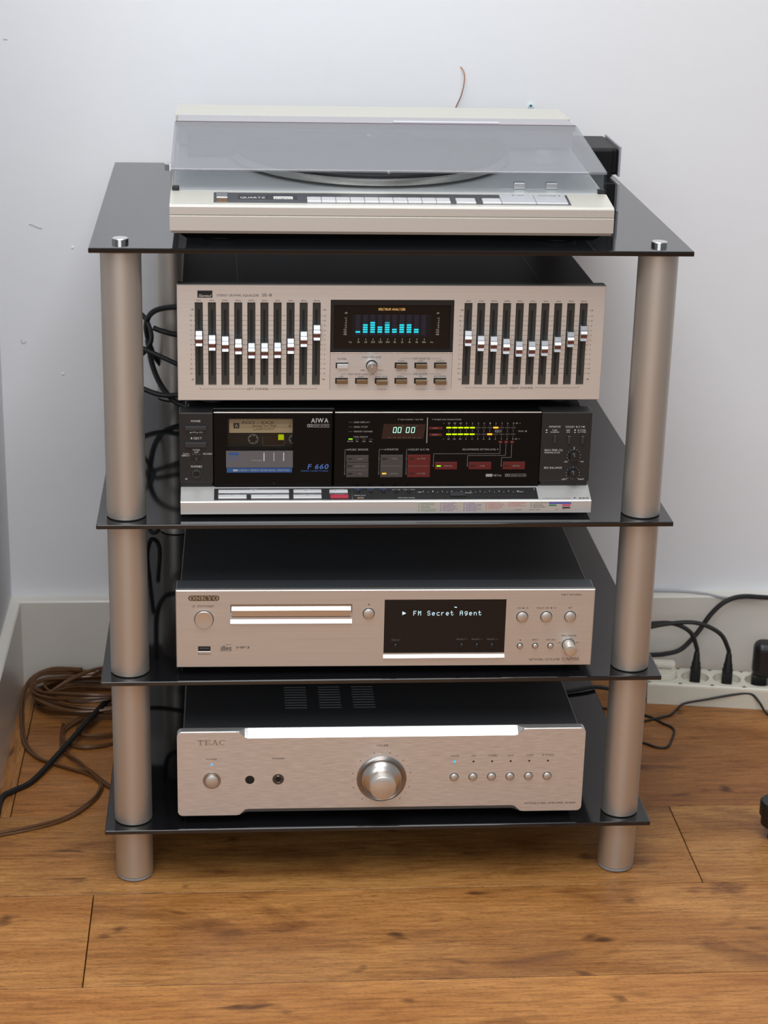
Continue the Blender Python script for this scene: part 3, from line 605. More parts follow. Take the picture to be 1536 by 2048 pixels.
for cu in (7.6, 12.5, 21.1, 26.6):
    w, h, sh = 3.0, 5.8, .12
    pt = lambda a, b: (cu+a*w/2+sh*b*h/2, 84.1+b*h/2)
    for a, b in ((pt(-.7, 1), pt(.7, 1)), (pt(-.7, -1), pt(.7, -1)), (pt(-1, .12), pt(-1, .88)), (pt(1, .12), pt(1, .88)), (pt(-1, -.12), pt(-1, -.88)), (pt(1, -.12), pt(1, -.88))): q.line([a, b], .62)
q.build('counter_digits', MINT, td)
q = Print(P.fn(.40)); q.text('MIN', 15.3, 88.5, 3.2, .9); q.text('SEC', 30.5, 88.4, 3.2, .9)
for i in range(7): q.rect(2+5.2*i, 75.9, 3.4, .3)
q.build('counter_lettering', mat('dim_counter_ink', (.16, .13, .12), .5), td)

# ------------------------------------------------------------------ cassette behind the door window
ct = thing('cassette_tape', (.0005-.1182, .042+.0055, Z2+.0041+.0391), 'black compact cassette with a tan handwritten label behind the deck door window', 'cassette')
# local: x in mm from its centre, v from its lower edge (39.1 on the deck)
C = Panel(ct, 0.0)
C.box('shell', (0, 31.5, 100, 63), 1, 12, mat('cassette_shell', (.012, .012, .013), .35), 1.0)
lb = C.box('paper_label', (-6.5, 47.8, 79, 15.4), .75, 1.1, mat('tan_label', (.50, .40, .27), .7), 0)
q = Print(C.fn(-.7)); q.rect(-38.5, 47.9, 6.1, 6.0)
for v in (50.4, 46.2): q.rect(-3, v, 64, .2)
q.build('label_print', INKD, lb)
q = Print(C.fn(-.66)); q.text('A', -38.5, 47.9, 3.4, 3.6, bold=.03); q.build('side_letter', mat('tan_ink', (.42, .33, .22), .7), lb)
q = Print(C.fn(-.66)); q.text('INXS - KICK', -16, 51.2, 33.7, 3.0, shear=.12)
def scrawl(u, v, w, h, n, seed):
    rr = random.Random(seed); pts = [(u-w/2+w*i/n+rr.uniform(-.3, .3), v+rr.uniform(-h/2, h/2)) for i in range(n+1)]
    sp = spline([(a, b, 0) for a, b in pts], 4); q.line([(p.x, p.y) for p in sp], .34)
scrawl(-9.5, 47.6, 25, 2.4, 34, 3); scrawl(-10.5, 44.0, 22, 2.2, 26, 8); q.text('A', 16.5, 47.6, 3, 3, shear=.2); q.build('handwriting', mat('pen_ink', (.03, .024, .02), .7), lb)
for hx in (-21.2, 21.2):
    hb = C.cyl('reel_hub', hx, 33.3, [(4.4, .6), (4.4, .3), (5.5, .3), (5.5, 1.2)], mat('hub_grey', (.16, .16, .16), .4), n=30)
    q = Print(C.fn(-.5)); q.disc(hx, 33.3, 4.3, 24); q.build('hub_hole', PITCH, hb)
    q = Print(C.fn(-.45))
    for a in range(0, 360, 60): q.rect(hx+3.7*math.cos(math.radians(a+20)), 33.3+3.7*math.sin(math.radians(a+20)), 1.0, 1.0)
    q.build('hub_teeth', mat('hub_tooth', (.30, .30, .30), .4), hb)
wn = C.box('shell_window', (0, 32, 23, 12), .8, 1.1, mat('window_brown', (.022, .016, .014), .2), 0)
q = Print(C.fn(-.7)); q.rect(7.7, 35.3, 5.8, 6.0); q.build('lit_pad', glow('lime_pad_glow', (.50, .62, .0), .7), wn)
q = Print(C.fn(-.7)); q.rect(0, 26.3, 23, .4); q.rect(-11.4, 32, .4, 9); q.rect(11.4, 32, .4, 9); q.build('window_frame_lines', mat('frame_line', (.12, .12, .12), .4), wn)

# ------------------------------------------------------------------ slab-serif logotype letters as strokes in a unit box (x 0..1, y 0..1)
SLAB = {
 'T': [((.5, .06), (.5, .94), .26), ((.04, .93), (.96, .93), .14), ((.08, .70), (.08, 1), .10), ((.92, .70), (.92, 1), .10), ((.28, .05), (.72, .05), .10)],
 'E': [((.24, .05), (.24, .95), .26), ((.02, .95), (.94, .95), .11), ((.02, .05), (.94, .05), .11), ((.24, .5), (.7, .5), .11), ((.9, .76), (.9, 1), .10), ((.92, 0), (.92, .26), .10), ((.7, .36), (.7, .64), .10)],
 'A': [((.5, .98), (.14, .06), .12), ((.48, .98), (.82, .06), .26), ((.26, .34), (.7, .34), .10), ((.0, .05), (.32, .05), .10), ((.6, .05), (1.0, .05), .10)],
 'C': 'arc', 'O': 'ring',
 'N': [((.18, .05), (.18, .95), .14), ((.82, .05), (.82, .95), .14), ((.16, .95), (.82, .08), .24), ((.0, .95), (.3, .95), .10), ((.66, .95), (1, .95), .10), ((.02, .05), (.36, .05), .10)],
 'K': [((.2, .05), (.2, .95), .26), ((.3, .45), (.85, .94), .12), ((.45, .58), (.86, .06), .24), ((.0, .95), (.42, .95), .10), ((.0, .05), (.42, .05), .10), ((.66, .95), (1, .95), .10), ((.64, .05), (1, .05), .10)],
 'Y': [((.2, .95), (.5, .45), .22), ((.84, .95), (.5, .45), .12), ((.5, .05), (.5, .48), .26), ((.0, .95), (.42, .95), .10), ((.64, .95), (1, .95), .10), ((.28, .05), (.72, .05), .10)]}
def slab(q, st, u, v, w, h, gap=.12):
    n = len(st); cw = w/(n+gap*(n-1)); x = u-w/2
    for ch in st:
        g = SLAB[ch]; X = lambda a, b: (x+a*cw, v-h/2+b*h)
        if isinstance(g, str):
            a0, a1 = (0, 360) if g == 'ring' else (42, 318)
            N = 28; A = [math.radians(a0+(a1-a0)*i/N) for i in range(N+1)]
            for a, b in zip(A, A[1:]):
                q.quad([X(.5+.5*math.cos(a), .5+.5*math.sin(a)), X(.5+.5*math.cos(b), .5+.5*math.sin(b)), X(.5+.24*math.cos(b), .5+.40*math.sin(b)), X(.5+.24*math.cos(a), .5+.40*math.sin(a))])
            if g == 'arc': q.quad([X(.86, .68), X(.96, .68), X(.96, 1.0), X(.86, .96)])
        else:
            for a, b, t in g:
                dx, dy = abs(b[0]-a[0]), abs(b[1]-a[1])
                if dy < 1e-6: q.quad([X(a[0], a[1]-t/2), X(b[0], b[1]-t/2), X(b[0], b[1]+t/2), X(a[0], a[1]+t/2)])
                else: q.quad([X(a[0]-t/2, a[1]), X(a[0]+t/2, a[1]), X(b[0]+t/2, b[1]), X(b[0]-t/2, b[1])])
        x += cw*(1+gap)

# ------------------------------------------------------------------ network cd player
cd = thing('cd_player', (.0015, .0116, Z3), 'silver network cd player with disc tray and dark text display on the third glass shelf', 'cd player', math.radians(-.68))
P = Panel(cd, 9.5); H = 88.2
TRH = (-165.0, -36.4, 57.5, 72.2); DH = (-2.2, 127.4, 15.1, 77.0)
P.holed('front_panel', -222, 222, 0, H, 6, [TRH, DH], ONK, .8)
P.box('panel_rear', (0, H/2, 443, H-.8), 6, 30, mat('glass_reflection_grey', (.58, .64, .70), .36, .95), .6)  # rear of the panel block, shelf-glass reflection put into its blue-grey colour
P.box('case', (0, 43, 436, 84), 30, 300, STEELB, 1.0)
P.feet([(-180, 45), (180, 45), (-180, 260), (180, 260)], 20, 10.6)
# tray with a bright rounded upper lip
P.box('tray_well', (-100.7, 64.8, 128.4, 14.6), 8, 12, PITCH, 0)
tray = MB()
prof = [(-.2, 58.4), (-.2, 65.2), (.5, 66.0), (5.0, 71.2), (8.5, 71.4), (8.5, 58.4)]; n = len(prof)
tray.add([(-163.5/1000, y/1000, (9.5+z)/1000) for y, z in prof]+[(-37.8/1000, y/1000, (9.5+z)/1000) for y, z in prof], [tuple(range(n)), tuple(range(2*n-1, n-1, -1))]+[(i, (i+1) % n, (i+1) % n+n, i+n) for i in range(n)])
tray.build('disc_tray', mat('tray_silver', (.70, .645, .59), .3, 1), cd)
def ledge(name, u0, u1, v0, v1):
    prof = [(.5, v0-.2), (-1.6, v0), (-2.4, v0+.6), (1.2, v1), (6, v1), (6, v0-.2)]; n = len(prof)
    MB().add([(u0/1000, y/1000, (9.5+z)/1000) for y, z in prof]+[(u1/1000, y/1000, (9.5+z)/1000) for y, z in prof], [tuple(range(n)), tuple(range(2*n-1, n-1, -1))]+[(i, (i+1) % n, (i+1) % n+n, i+n) for i in range(n)]).build(name, BRIGHT, cd)
ledge('tray_ledge', -165.0, -36.4, 50.4, 57.4); ledge('display_ledge', -2.3, 127.5, 10.0, 15.0)
dp = P.box('display_window', (62.6, 46.1, 129.4, 61.8), .8, 4, DISPB, .4)
DOT = {'F': '11111 10000 10000 11110 10000 10000 10000', 'M': '10001 11011 10101 10101 10001 10001 10001', 'S': '01110 10001 10000 01110 00001 10001 01110', 'e': '00000 00000 01110 10001 11111 10000 01110', 'c': '00000 00000 01111 10000 10000 10000 01111', 'r': '00000 00000 10110 11000 10000 10000 10000', 't': '01000 01000 11110 01000 01000 01001 00110', 'A': '01110 10001 10001 11111 10001 10001 10001', 'g': '00000 01111 10001 10001 01111 00001 01110', 'n': '00000 00000 10110 11001 10001 10001 10001'}
q = Print(P.fn(-.66)); p_ = .78; x = 29.0
for ch in 'FM Secret Agent':
    if ch in DOT:
        for j, row in enumerate(DOT[ch].split()):
            for i, b in enumerate(row):
                if b == '1': q.rect(x+i*p_*.82, 63.4-j*p_, p_*.74, p_*.9)
    x += 4.95
q.tri(19.0, 61.1, 4.1, 4.2, 'r'); q.quad([(71.9, 68.4), (74.9, 68), (74.6, 67.0), (72.2, 67.6)]); q.build('display_text', WHITEG, dp)
q = Print(P.fn(-.66)); q.many([('DISPLAY', 10.9, 30.3, 9.6, 1.7), ('PRESET 1', 81.2, 30.8, 11.2, 1.7), ('PRESET 2', 97.6, 30.7, 11.3, 1.7), ('PRESET 3', 114.0, 30.6, 11.6, 1.7)]); q.build('display_lettering', mat('dim_ink', (.13, .125, .12), .5), dp)
for u, v in ((10.7, 23.6), (81.5, 23.7), (97.9, 23.7), (114.2, 23.7)): P.button('preset_button', u, v, 2.9, .9, mat('black_button', (.008, .008, .008), .3), n=24)
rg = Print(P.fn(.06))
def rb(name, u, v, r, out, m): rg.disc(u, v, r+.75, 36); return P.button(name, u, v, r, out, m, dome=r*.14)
BT = mat('button_silver', (.66, .625, .585), .44, .85)
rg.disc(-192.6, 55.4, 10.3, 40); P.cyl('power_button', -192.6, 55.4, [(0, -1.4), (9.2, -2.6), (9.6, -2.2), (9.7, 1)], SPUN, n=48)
rb('push_button', -18.9, 61.2, 5.7, 2.2, BT)
for u in (145, 170.8, 196.5): rb('push_button', u, 56.7, 5.7, 2.2, BT)
for u in (144, 160.5, 177): rb('push_button', u, 23.1, 2.6, 2.0, BT)
rg.disc(196.4, 23.9, 7.2, 40); rg.build('button_rings', mat('ring_dark', (.012, .010, .009), .7), cd)  # near-black ring drawn around each button
P.cyl('menu_knob', 196.4, 23.9, [(0, -17.2), (3.5, -17.0), (5.6, -16.6), (6.3, -15.6), (6.5, 1)], SPUN, n=48)
us = P.box('usb_port', (-192.5, 21.4, 13.0, 6.0), -.25, .3, PITCH, .1); P.box('port_lip', (-192.5, 18.3, 13.6, 1.3), -.8, .2, BRIGHT, .3, us); P.box('port_tongue', (-192.5, 22.3, 10.4, 1.7), -.35, 0, mat('tongue_grey', (.06, .06, .065), .4), 0, us)
lo = Print(P.fn(.1))
lo.quad([(-192.5+a*13.2+3.1*math.cos(math.radians(t)), 79.4+3.1*math.sin(math.radians(t))) for a, rng in ((1, range(-90, 91, 15)), (-1, range(90, 271, 15))) for t in rng])
lo.build('logo_plate', mat('logo_brown', (.09, .062, .038), .4), cd)
q = Print(P.fn(.16)); slab(q, 'ONKYO', -192.5, 79.4, 30, 4.6, .06); q.build('logo_lettering', mat('logo_gold', (.60, .52, .40), .35, .8), cd)
q = P.pr(); q.many([('ON/STANDBY', -190.6, 70.3, 18.0, 2.1), ('iPod/iPhone', -192.5, 15.4, 13.4, 1.6), ('MP3', -151.6, 22.8, 13.6, 2.3), ('NETWORK', 196.7, 82.0, 22.1, 2.0), ('CD', 141.4, 66.9, 4.1, 1.7), ('FRONT USB', 166.7, 66.8, 12.6, 1.7), ('NET', 196.0, 66.8, 4.5, 1.7), ('INPUT', 160.5, 30.0, 6.8, 1.7), ('RETURN', 177.2, 29.9, 9.7, 1.7), ('MENU/ENTER', 196.5, 34.5, 16.2, 2.0), ('NETWORK CD PLAYER', 171.4, 7.0, 33.4, 2.5), ('C-N7050', 199.6, 7.4, 18.2, 3.4)])
q.ring(-203.2, 70.2, 1.15, .25, 16); q.rect(-203.2, 71.0, .25, 1.5); q.tri(-18.7, 72.2, 2, 1.2, 'u'); q.rect(-18.7, 71.0, 2, .45)
for u in (146.2, 176.2): q.tri(u, 66.8, 2.4, 1.7, 'r'); q.line([(u+2.0, 65.9), (u+2.6, 67.7)], .2); q.rect(u+3.6, 66.8, .4, 1.6); q.rect(u+4.5, 66.8, .4, 1.6)
q.rect(144.2, 29.8, 1.3, 1.3)
for u, d in ((186.6, 'l'), (206.2, 'r')): q.tri(u-.7, 26.7, 1.3, 1.2, d); q.tri(u+.7, 26.7, 1.3, 1.2, d)
q.ring(196.4, 23.9, 8.6, .3, 12, 55, 78); q.ring(196.4, 23.9, 8.6, .3, 12, 102, 125)
# compact disc emblem as outlined letters
q.text('COMPACT', -167.2, 26.2, 7.0, 1.0); q.text('DIGITAL AUDIO', -169.6, 18.9, 12.2, 1.0)
q.text('disc', -169.6, 22.4, 11.8, 4.2, gap=.02, bold=.05)
q.build('printed_lettering', mat('brown_black_ink', (.05, .042, .036), .6), cd)
q = P.pr(.18); q.text('disc', -169.6, 22.5, 11.2, 3.8, gap=.06); q.build('disc_emblem_inlay', mat('emblem_silver', (.42, .38, .34), .4, .6), cd)

# ------------------------------------------------------------------ integrated amplifier
am = thing('amplifier', (.0011, .0111, Z4), 'silver integrated amplifier with a large volume knob and blue lamps on the lowest glass shelf', 'amplifier', math.radians(-.26))
P = Panel(am, 9.5); T = 101.8; TH = 10.0
st_ = []
R = 5.5
for i in range(7):
    a = math.radians(90*i/6); st_.append((-222.3+R*(1-math.cos(a)), R*(1-math.sin(a)), 0))
st_ += [(-159, 0, 0), (-155.5, 0, 1.2), (-149.5, 0, 7.2), (-146, 0, 8.2), (143.8, 0, 8.2), (147.5, 0, 7.2), (154, 0, 1.2), (157.7, 0, 0)]
for i in range(7):
    a = math.radians(90*(6-i)/6); st_.append((222.0-R*(1-math.cos(a)), R*(1-math.sin(a)), 0))
mb = MB(); c = .7
for u, ins, cut in st_:
    zt, zb = T-ins, ins
    cc = max(c, cut); yb = TH-.3 if cut > 0 else c
    yb = c+(TH-1.4-c)*min(1, cut/8.2) if cut else c
    loop = [(0, zb+cc), (0, zt-cc), (yb, zt), (TH, zt), (TH, zb), (yb, zb)]
    mb.v += [(u/1000, y/1000, (9.5+z)/1000) for y, z in loop]
n = 6; m_ = len(st_)
for k in range(m_-1):
    for i in range(n): mb.f.append((k*n+i, k*n+(i+1) % n, (k+1)*n+(i+1) % n, (k+1)*n+i)); mb.sm.append(False)
mb.f += [tuple(range(n)), tuple((m_-1)*n+i for i in range(n-1, -1, -1))]; mb.sm += [False, False]
fp = mb.build('front_panel', TEA, am)
P.box('case', (0, 51.5, 432, 98), 10, 300, STEELB, 1.6)
P.feet([(-175, 45), (175, 45), (-175, 250), (175, 250)], 21, 12)
for u0 in (-104.6, -66.4, -28.6):
    g = MB()
    for i in range(9):
        y = 60+6.7*i; g.box((u0)/1000, (u0+24.4)/1000, y/1000, (y+.9)/1000, (9.5+100.4)/1000, (9.5+100.9)/1000)
    g.build('vent_grille', mat('vent_lit_edge', (.22, .23, .24), .4, .8), am)  # pale bars stand in for light caught on the slot edges
q = P.pr(.1); slab(q, 'TEAC', -185.4, 89.0, 30.5, 6.0, .08); q.build('logo_lettering', mat('teac_bronze', (.46, .40, .32), .4, .7), am)
q = P.pr(); q.many([('POWER', -185.3, 69.1, 11.5, 1.9), ('PHONES', -113.1, 69.1, 13.3, 1.8), ('VOLUME', -.6, 83.2, 13.1, 2.2), ('SACD', 79.4, 69.4, 8.8, 1.8), ('CD', 99.8, 69.4, 4.4, 1.8), ('TUNER', 120.3, 69.4, 10.4, 1.8), ('AUX', 140.8, 69.4, 6.6, 1.8), ('TAPE', 161.4, 69.4, 7.9, 1.8), ('BYPASS', 181.8, 69.4, 12.7, 1.8), ('INTEGRATED AMPLIFIER AI-1000', 187.1, 10.2, 56.4, 2.2)])
for i in range(19):
    a = math.radians(-50+280*i/18); q.disc(-.5+32.2*math.cos(a), 43+32.2*math.sin(a), .62 if i % 2 == 0 else .40, 10)
q.build('printed_lettering', mat('amp_ink', (.055, .045, .040), .6), am)
def lamp(u, v, lit):
    o = P.cyl('indicator_lamp', u, v, [(0, -.5), (.9, -.4), (1.3, .2)], BLUEL if lit else mat('dark_lamp', (.02, .016, .015), .3), n=16); return o
lamp(-185.2, 62.6, True)
DSH = mat('dish_silver', (.40, .375, .355), .28, 1)
P.cyl('button_dish', -185.2, 43.3, [(0, -.05), (7.2, -.05), (8.6, -.5), (9.8, -.35), (10.0, .3)], DSH); P.button('power_button', -185.2, 43.3, 6.9, 3.0, BT, dome=1.0)
P.cyl('remote_sensor', -144.1, 43.6, [(0, -.12), (5.0, -.12), (5.1, .3)], PITCH)
jk = P.cyl('headphone_jack', -113.3, 44.0, [(3.0, .2), (3.0, -.9), (4.0, -1.3), (4.6, -.5), (6.2, -.5), (6.4, .3)], mat('jack_metal', (.12, .11, .10), .3, .8)); P.cyl('jack_hole', -113.3, 44.0, [(0, -.3), (3.1, -.3)], PITCH, jk)
vk = P.cyl('volume_ring', -.5, 43, [(22.2, .3), (22.6, -.8), (25.4, -2.2), (27.0, -1.4), (27.4, .3)], DSH, n=72)
P.cyl('volume_skirt', -.5, 43, [(14.6, -9.0), (16.4, -8.2), (20.4, -5.6), (22.0, -3.6), (22.2, -.2)], mat('skirt_silver', (.70, .655, .61), .3, 1), n=72)
P.cyl('volume_knob', -.5, 43, [(0, -23.6), (13.2, -23.6), (14.0, -23.0), (14.4, -21.8), (14.6, -6)], SPUN, n=72)
rg = Print(P.fn(.06))
for i, u in enumerate((79.2, 99.9, 120.4, 140.8, 161.3, 182.0)):
    lamp(u, 62.4, i == 0); rg.disc(u, 43.8, 5.0, 32); P.button('selector_button', u, 43.8, 4.2, 2.0, BT, dome=.8)
rg.build('button_rings', mat('amp_ring', (.10, .085, .075), .5, .5), am)

# ------------------------------------------------------------------ turntable
TX, TY = -.0015, .008
tt = thing('turntable', (TX, TY, Z1), 'champagne turntable with smoked clear lid and program keys on the top shelf', 'turntable')
HW = .2192
DK = lambda y: .0465+.0611*(y-.046)
def xprof(name, prof, x0, x1, m, parent=tt):
    n = len(prof)
    return MB().add([(x0, y, z) for y, z in prof]+[(x1, y, z) for y, z in prof], [tuple(range(n)), tuple(range(2*n-1, n-1, -1))]+[(i, (i+1) % n, (i+1) % n+n, i+n) for i in range(n)]).build(name, m, parent)
xprof('plinth', [(0, .0160), (0, .0312), (.0010, .0318), (.0012, .0400), (.0026, .0412), (.046, .0465), (.046, .044), (.360, DK(.36)-.004), (.360, .0160)], -HW, HW, CREAM)
xprof('front_trim', [(-.0012, .0164), (-.0012, .0306), (.0004, .0314), (.0006, .0164)], -HW, HW, CREAMF)
xprof('front_trim', [(-.0004, .0320), (-.0004, .0394), (.0022, .0408), (.0024, .0320)], -HW, HW, CREAMF)
xprof('lower_trim', [(.0010, .0135), (.0010, .0160), (.358, .0160), (.358, .0135)], -HW+.0012, HW-.0012, mat('bronze_trim', (.36, .31, .26), .4, .6))
b = MB(); v = [(sx*(HW-.006-(.009 if k == 0 else 0)), y, z) for k, (y0, z) in enumerate(((.022, .0045), (.010, .0135))) for y in (y0, .35-.01*k) for sx in (-1, 1)]
b.add(v, [(0, 2, 3, 1), (4, 5, 7, 6), (0, 1, 5, 4), (1, 3, 7, 5), (3, 2, 6, 7), (2, 0, 4, 6)]).build('black_base', BLACKP, tt)
for x in (-.17, .17):
    for y in (.05, .31): MB().lathe([(0, 0), (.019, 0), (.021, .002), (.021, .0047), (0, .0047)], (x, y, 0), 'z', 28).build('foot', RUBBER, tt)
xprof('deck_plate', [(.0465, .0466), (.360, DK(.36)), (.360, DK(.36)-.0035), (.0465, .044)], -HW+.0035, HW-.0035, mat('deck_grey', (.62, .64, .635), .36, .2))
pl = MB().lathe([(0, .0030), (.1500, .0030), (.1518, .0042), (.1518, .0098), (.1505, .0108), (.147, .0110), (0, .0110)], (0, 0, 0), 'z', 96).build('platter', mat('platter_aluminium', (.62, .60, .56), .22, 1), tt)
pl.location = (-.0105, .2105, DK(.2105)-.0005); pl.rotation_euler.x = math.atan(.0611)
prof = [(0, .0152)]+[(.004, .0152)]+[(.012+.0095*i+d, .0140+(.0006 if d < .004 else 0)) for i in range(14) for d in (0, .006)]+[(.1470, .0140), (.1478, .0132), (.1478, .0111), (0, .0111)]
MB().lathe(prof, (0, 0, 0), 'z', 80).build('platter_mat', mat('mat_rubber', (.014, .014, .016), .35), pl)
MB().lathe([(0, .024), (.002, .0235), (.0036, .022), (.0036, .011)], (0, 0, 0), 'z', 16).build('spindle', CHROME, pl)
# tracking-arm housing inside the lid, covers and lid
v = [(-.205, .192), (.000, .192), (.034, .230), (-.205, .230)]
MB().add([(x, y, DK(y)+.0) for x, y in v]+[(x, y, .0775) for x, y in v], [(0, 1, 2, 3), (7, 6, 5, 4)]+[(i, (i+1) % 4, (i+1) % 4+4, i+4) for i in range(4)]).build('arm_housing', mat('housing_grey', (.07, .068, .07), .4), tt)
LT = lambda y: .0685+.0963*(y-.048)
t = .0024
lid = MB()
def sheet(prof, x0, x1):
    n = len(prof); lid.add([(x0, y, z) for y, z in prof]+[(x1, y, z) for y, z in prof], [tuple(range(n)), tuple(range(2*n-1, n-1, -1))]+[(i, (i+1) % n, (i+1) % n+n, i+n) for i in range(n)])
sheet([(.0482, LT(.048)-.0010), (.0490, LT(.0490)), (.236, LT(.236)), (.236, LT(.236)-t), (.0508, LT(.0504)-t), (.0484, LT(.048)-t)], -HW, HW)
ld = lid.build('dust_cover', LID, tt); lid = MB()
sheet([(.048, .0467), (.048, LT(.048)-t-.0001), (.0504, LT(.0504)-t-.0001), (.0504, .0467)], -HW, HW)
for sx in (-1, 1):
    a, b_ = sx*HW, sx*(HW-t)
    sheet([(.0504, DK(.0504)+.0002), (.0504, LT(.0504)-t), (.236, LT(.236)-t), (.236, DK(.236)+.0002)], min(a, b_), max(a, b_))
lid.build('cover_wall', LIDF, ld)
for sx in (-1, 1): MB().rbox(sx*(HW-.005)-.0035, sx*(HW-.005)+.0035, .0462, .0520, .0467, .0512, .0006).build('lid_pad', BLACKP, ld)
MB().lathe([(0, -.0012), (.0016, -.001), (.0018, 0)], (-.002, .048, .0665), 'y', 14).build('lid_stud', CHROME, ld)
xprof('lid_seam', [(.2362, LT(.236)-.006), (.2362, LT(.236)+.0003), (.2376, LT(.236)+.0003), (.2376, LT(.236)-.006)], -HW+.001, HW-.001, mat('maroon_seam', (.10, .03, .035), .4))
xprof('arm_cover', [(.2378, .062), (.2378, .0862), (.2392, .0868), (.281, .0868), (.281, .062)], -HW+.003, HW-.003, mat('lavender_grey_plastic', (.33, .32, .345), .16, 0, .5))
xprof('rear_housing', [(.2815, .060), (.2815, .0868), (.362, .0868), (.366, .083), (.366, .0160), (.3605, .0160), (.3605, .062)], -HW, HW, CREAM)
MB().rbox(.018, .135, .243, .250, .0868, .0880, .0004).build('reflection_bar', mat('pale_reflection', (.62, .62, .66), .25), tt)  # pale bar on the arm cover, standing in for a reflection
# size levers and single adapter under the lid
xprof('lever_guide', [(.0668, DK(.067)+.0004), (.0684, DK(.067)+.0004), (.0684, DK(.067)), (.0668, DK(.067))], .116, .178, BRIGHT)
for x in (.133, .166): MB().rbox(x-.006, x+.006, .063, .070, DK(.066)+.0002, DK(.066)+.007, .001).build('size_lever', BRIGHT, tt)
MB().lathe([(0, .013), (.006, .013), (.0085, .011), (.0085, .004), (.013, .003), (.013, 0), (0, 0)], (.176, .185, DK(.185)), 'z', 28).build('single_adapter', mat('adapter_white', (.75, .75, .75), .4), tt)
# control strip on the sloped front edge; s in mm up the slope from the front edge
SA = math.atan2(.0053, .0434)
def ts(u, s, h=0.0): return (u/1000, .0026+(s*math.cos(SA)-h*math.sin(SA))/1000, .0412+(s*math.sin(SA)+h*math.cos(SA))/1000)
def tbox(name, u0, u1, s0, s1, h, m, c=.3):
    v = [ts(*p, -.4) for p in ((u0, s0), (u1, s0), (u1, s1), (u0, s1))]+[ts(*p, h-c) for p in ((u0, s0), (u1, s0), (u1, s1), (u0, s1))]+[ts(*p, h) for p in ((u0+c, s0+c), (u1-c, s0+c), (u1-c, s1-c), (u0+c, s1-c))]
    f = [(3, 2, 1, 0), (8, 9, 10, 11)]+[(k*4+i, k*4+(i+1) % 4, k*4+4+(i+1) % 4, k*4+4+i) for k in (0, 1) for i in range(4)]
    return MB().add(v, f).build(name, m, tt)
STRIP = mat('slate_strip', (.085, .088, .095), .35, .4)
tbox('control_strip', -176.5, 178.0, 6.6, 39, .4, STRIP)
tbox('power_key', -173.5, -163.0, 19.5, 36.5, 1.6, BRIGHT); tbox('power_key_base', -173.5, -163.0, 8.0, 19, 1.0, mat('brown_key', (.16, .085, .03), .3, .4))
tbox('badge_plate', -153, -94, 14, 31, .6, mat('badge_slate', (.05, .052, .058), .3, .4))
for i in range(10): tbox('program_key', -84.6+14.22*i, -84.6+14.22*i+13.7, 7.8, 21.5, 2.2, KEYS)
for a, b_ in ((63, 82.4), (89.4, 107.8)): tbox('function_key', a, b_, 7.8, 21.5, 2.2, KEYS)
for a, b_ in ((108.4, 142.6), (143.1, 174.6)): tbox('function_key', a, b_, 7.8, 36.5, 2.0, mat('wide_key_silver', (.62, .625, .65), .3, .4))
q = Print(lambda u, s: ts(u, s, .68)); q.text('QUARTZ', -138, 22, 24.5, 5.0, gap=.05); q.rect(-108, 22, 19, 8.6); q.build('badge_lettering', INKW, tt)
q = Print(lambda u, s: ts(u, s, .74)); q.text('program', -108, 21.6, 16.5, 4.2, gap=.03); q.build('badge_word', INKD, tt)
q = Print(lambda u, s: ts(u, s, .46))
for i in range(10): q.text(str(i+1), -77.7+14.22*i, 26, 1.6 if i < 9 else 3.2, 4.0)
q.text('CALL', 72.7, 26, 8, 3.6); q.text('CUE', 98.6, 26, 7, 3.6); q.build('key_numbers', INKG, tt)
q = Print(lambda u, s: ts(u, s, 2.06)); q.text('CUT', 130, 32, 7, 3.2); q.tri(122, 32, 2.4, 3, 'l'); q.text('STOP/CLEAR', 157, 31.5, 18, 3.2); q.tri(169.5, 31.5, 2.4, 3, 'r'); q.build('wide_key_lettering', INKD, tt)

# ------------------------------------------------------------------ small black box beside the turntable
EDGE = mat('grey_sheet_edge', (.30, .30, .32), .4)
bx = thing('metal_box', (.248, .27, Z1), 'small black metal box with grey edged side plates beside the turntable', 'box')
MB().rbox(-.018, .0135, -.022, .072, 0, .0600, .002).build('box_body', BLACKM, bx)
MB().rbox(-.018, .0200, -.018, .072, .0315, .0610, .003).build('box_top', BLACKM, bx)
MB().rbox(.0202, .0225, -.0195, .070, .030, .0630, .0005).build('side_plate', EDGE, bx)
MB().rbox(.0110, .0133, -.0680, -.0225, 0, .0305, .0005).build('side_plate', EDGE, bx)
MB().rbox(-.018, .0108, -.055, -.0222, 0, .0290, .001).build('lower_tray', BLACKM, bx)

# ------------------------------------------------------------------ power strip and plugs
WHITEP = noisy(mat('yellowed_white_plastic', (.72, .69, .585), .42), 30, .06)
ANG = math.radians(-9.0); SX, SY, SH = .392, .447, .0305
def onstrip(a, b): return (SX+a*math.cos(ANG)-b*math.sin(ANG), SY+a*math.sin(ANG)+b*math.cos(ANG))
ps = thing('power_strip', (SX, SY, 0), 'yellowed white power strip with round sockets lying along the skirting board', 'power strip', ANG)
SOCK = [.022+.0425*i for i in range(6)]; SC = .0275; SR = .0188
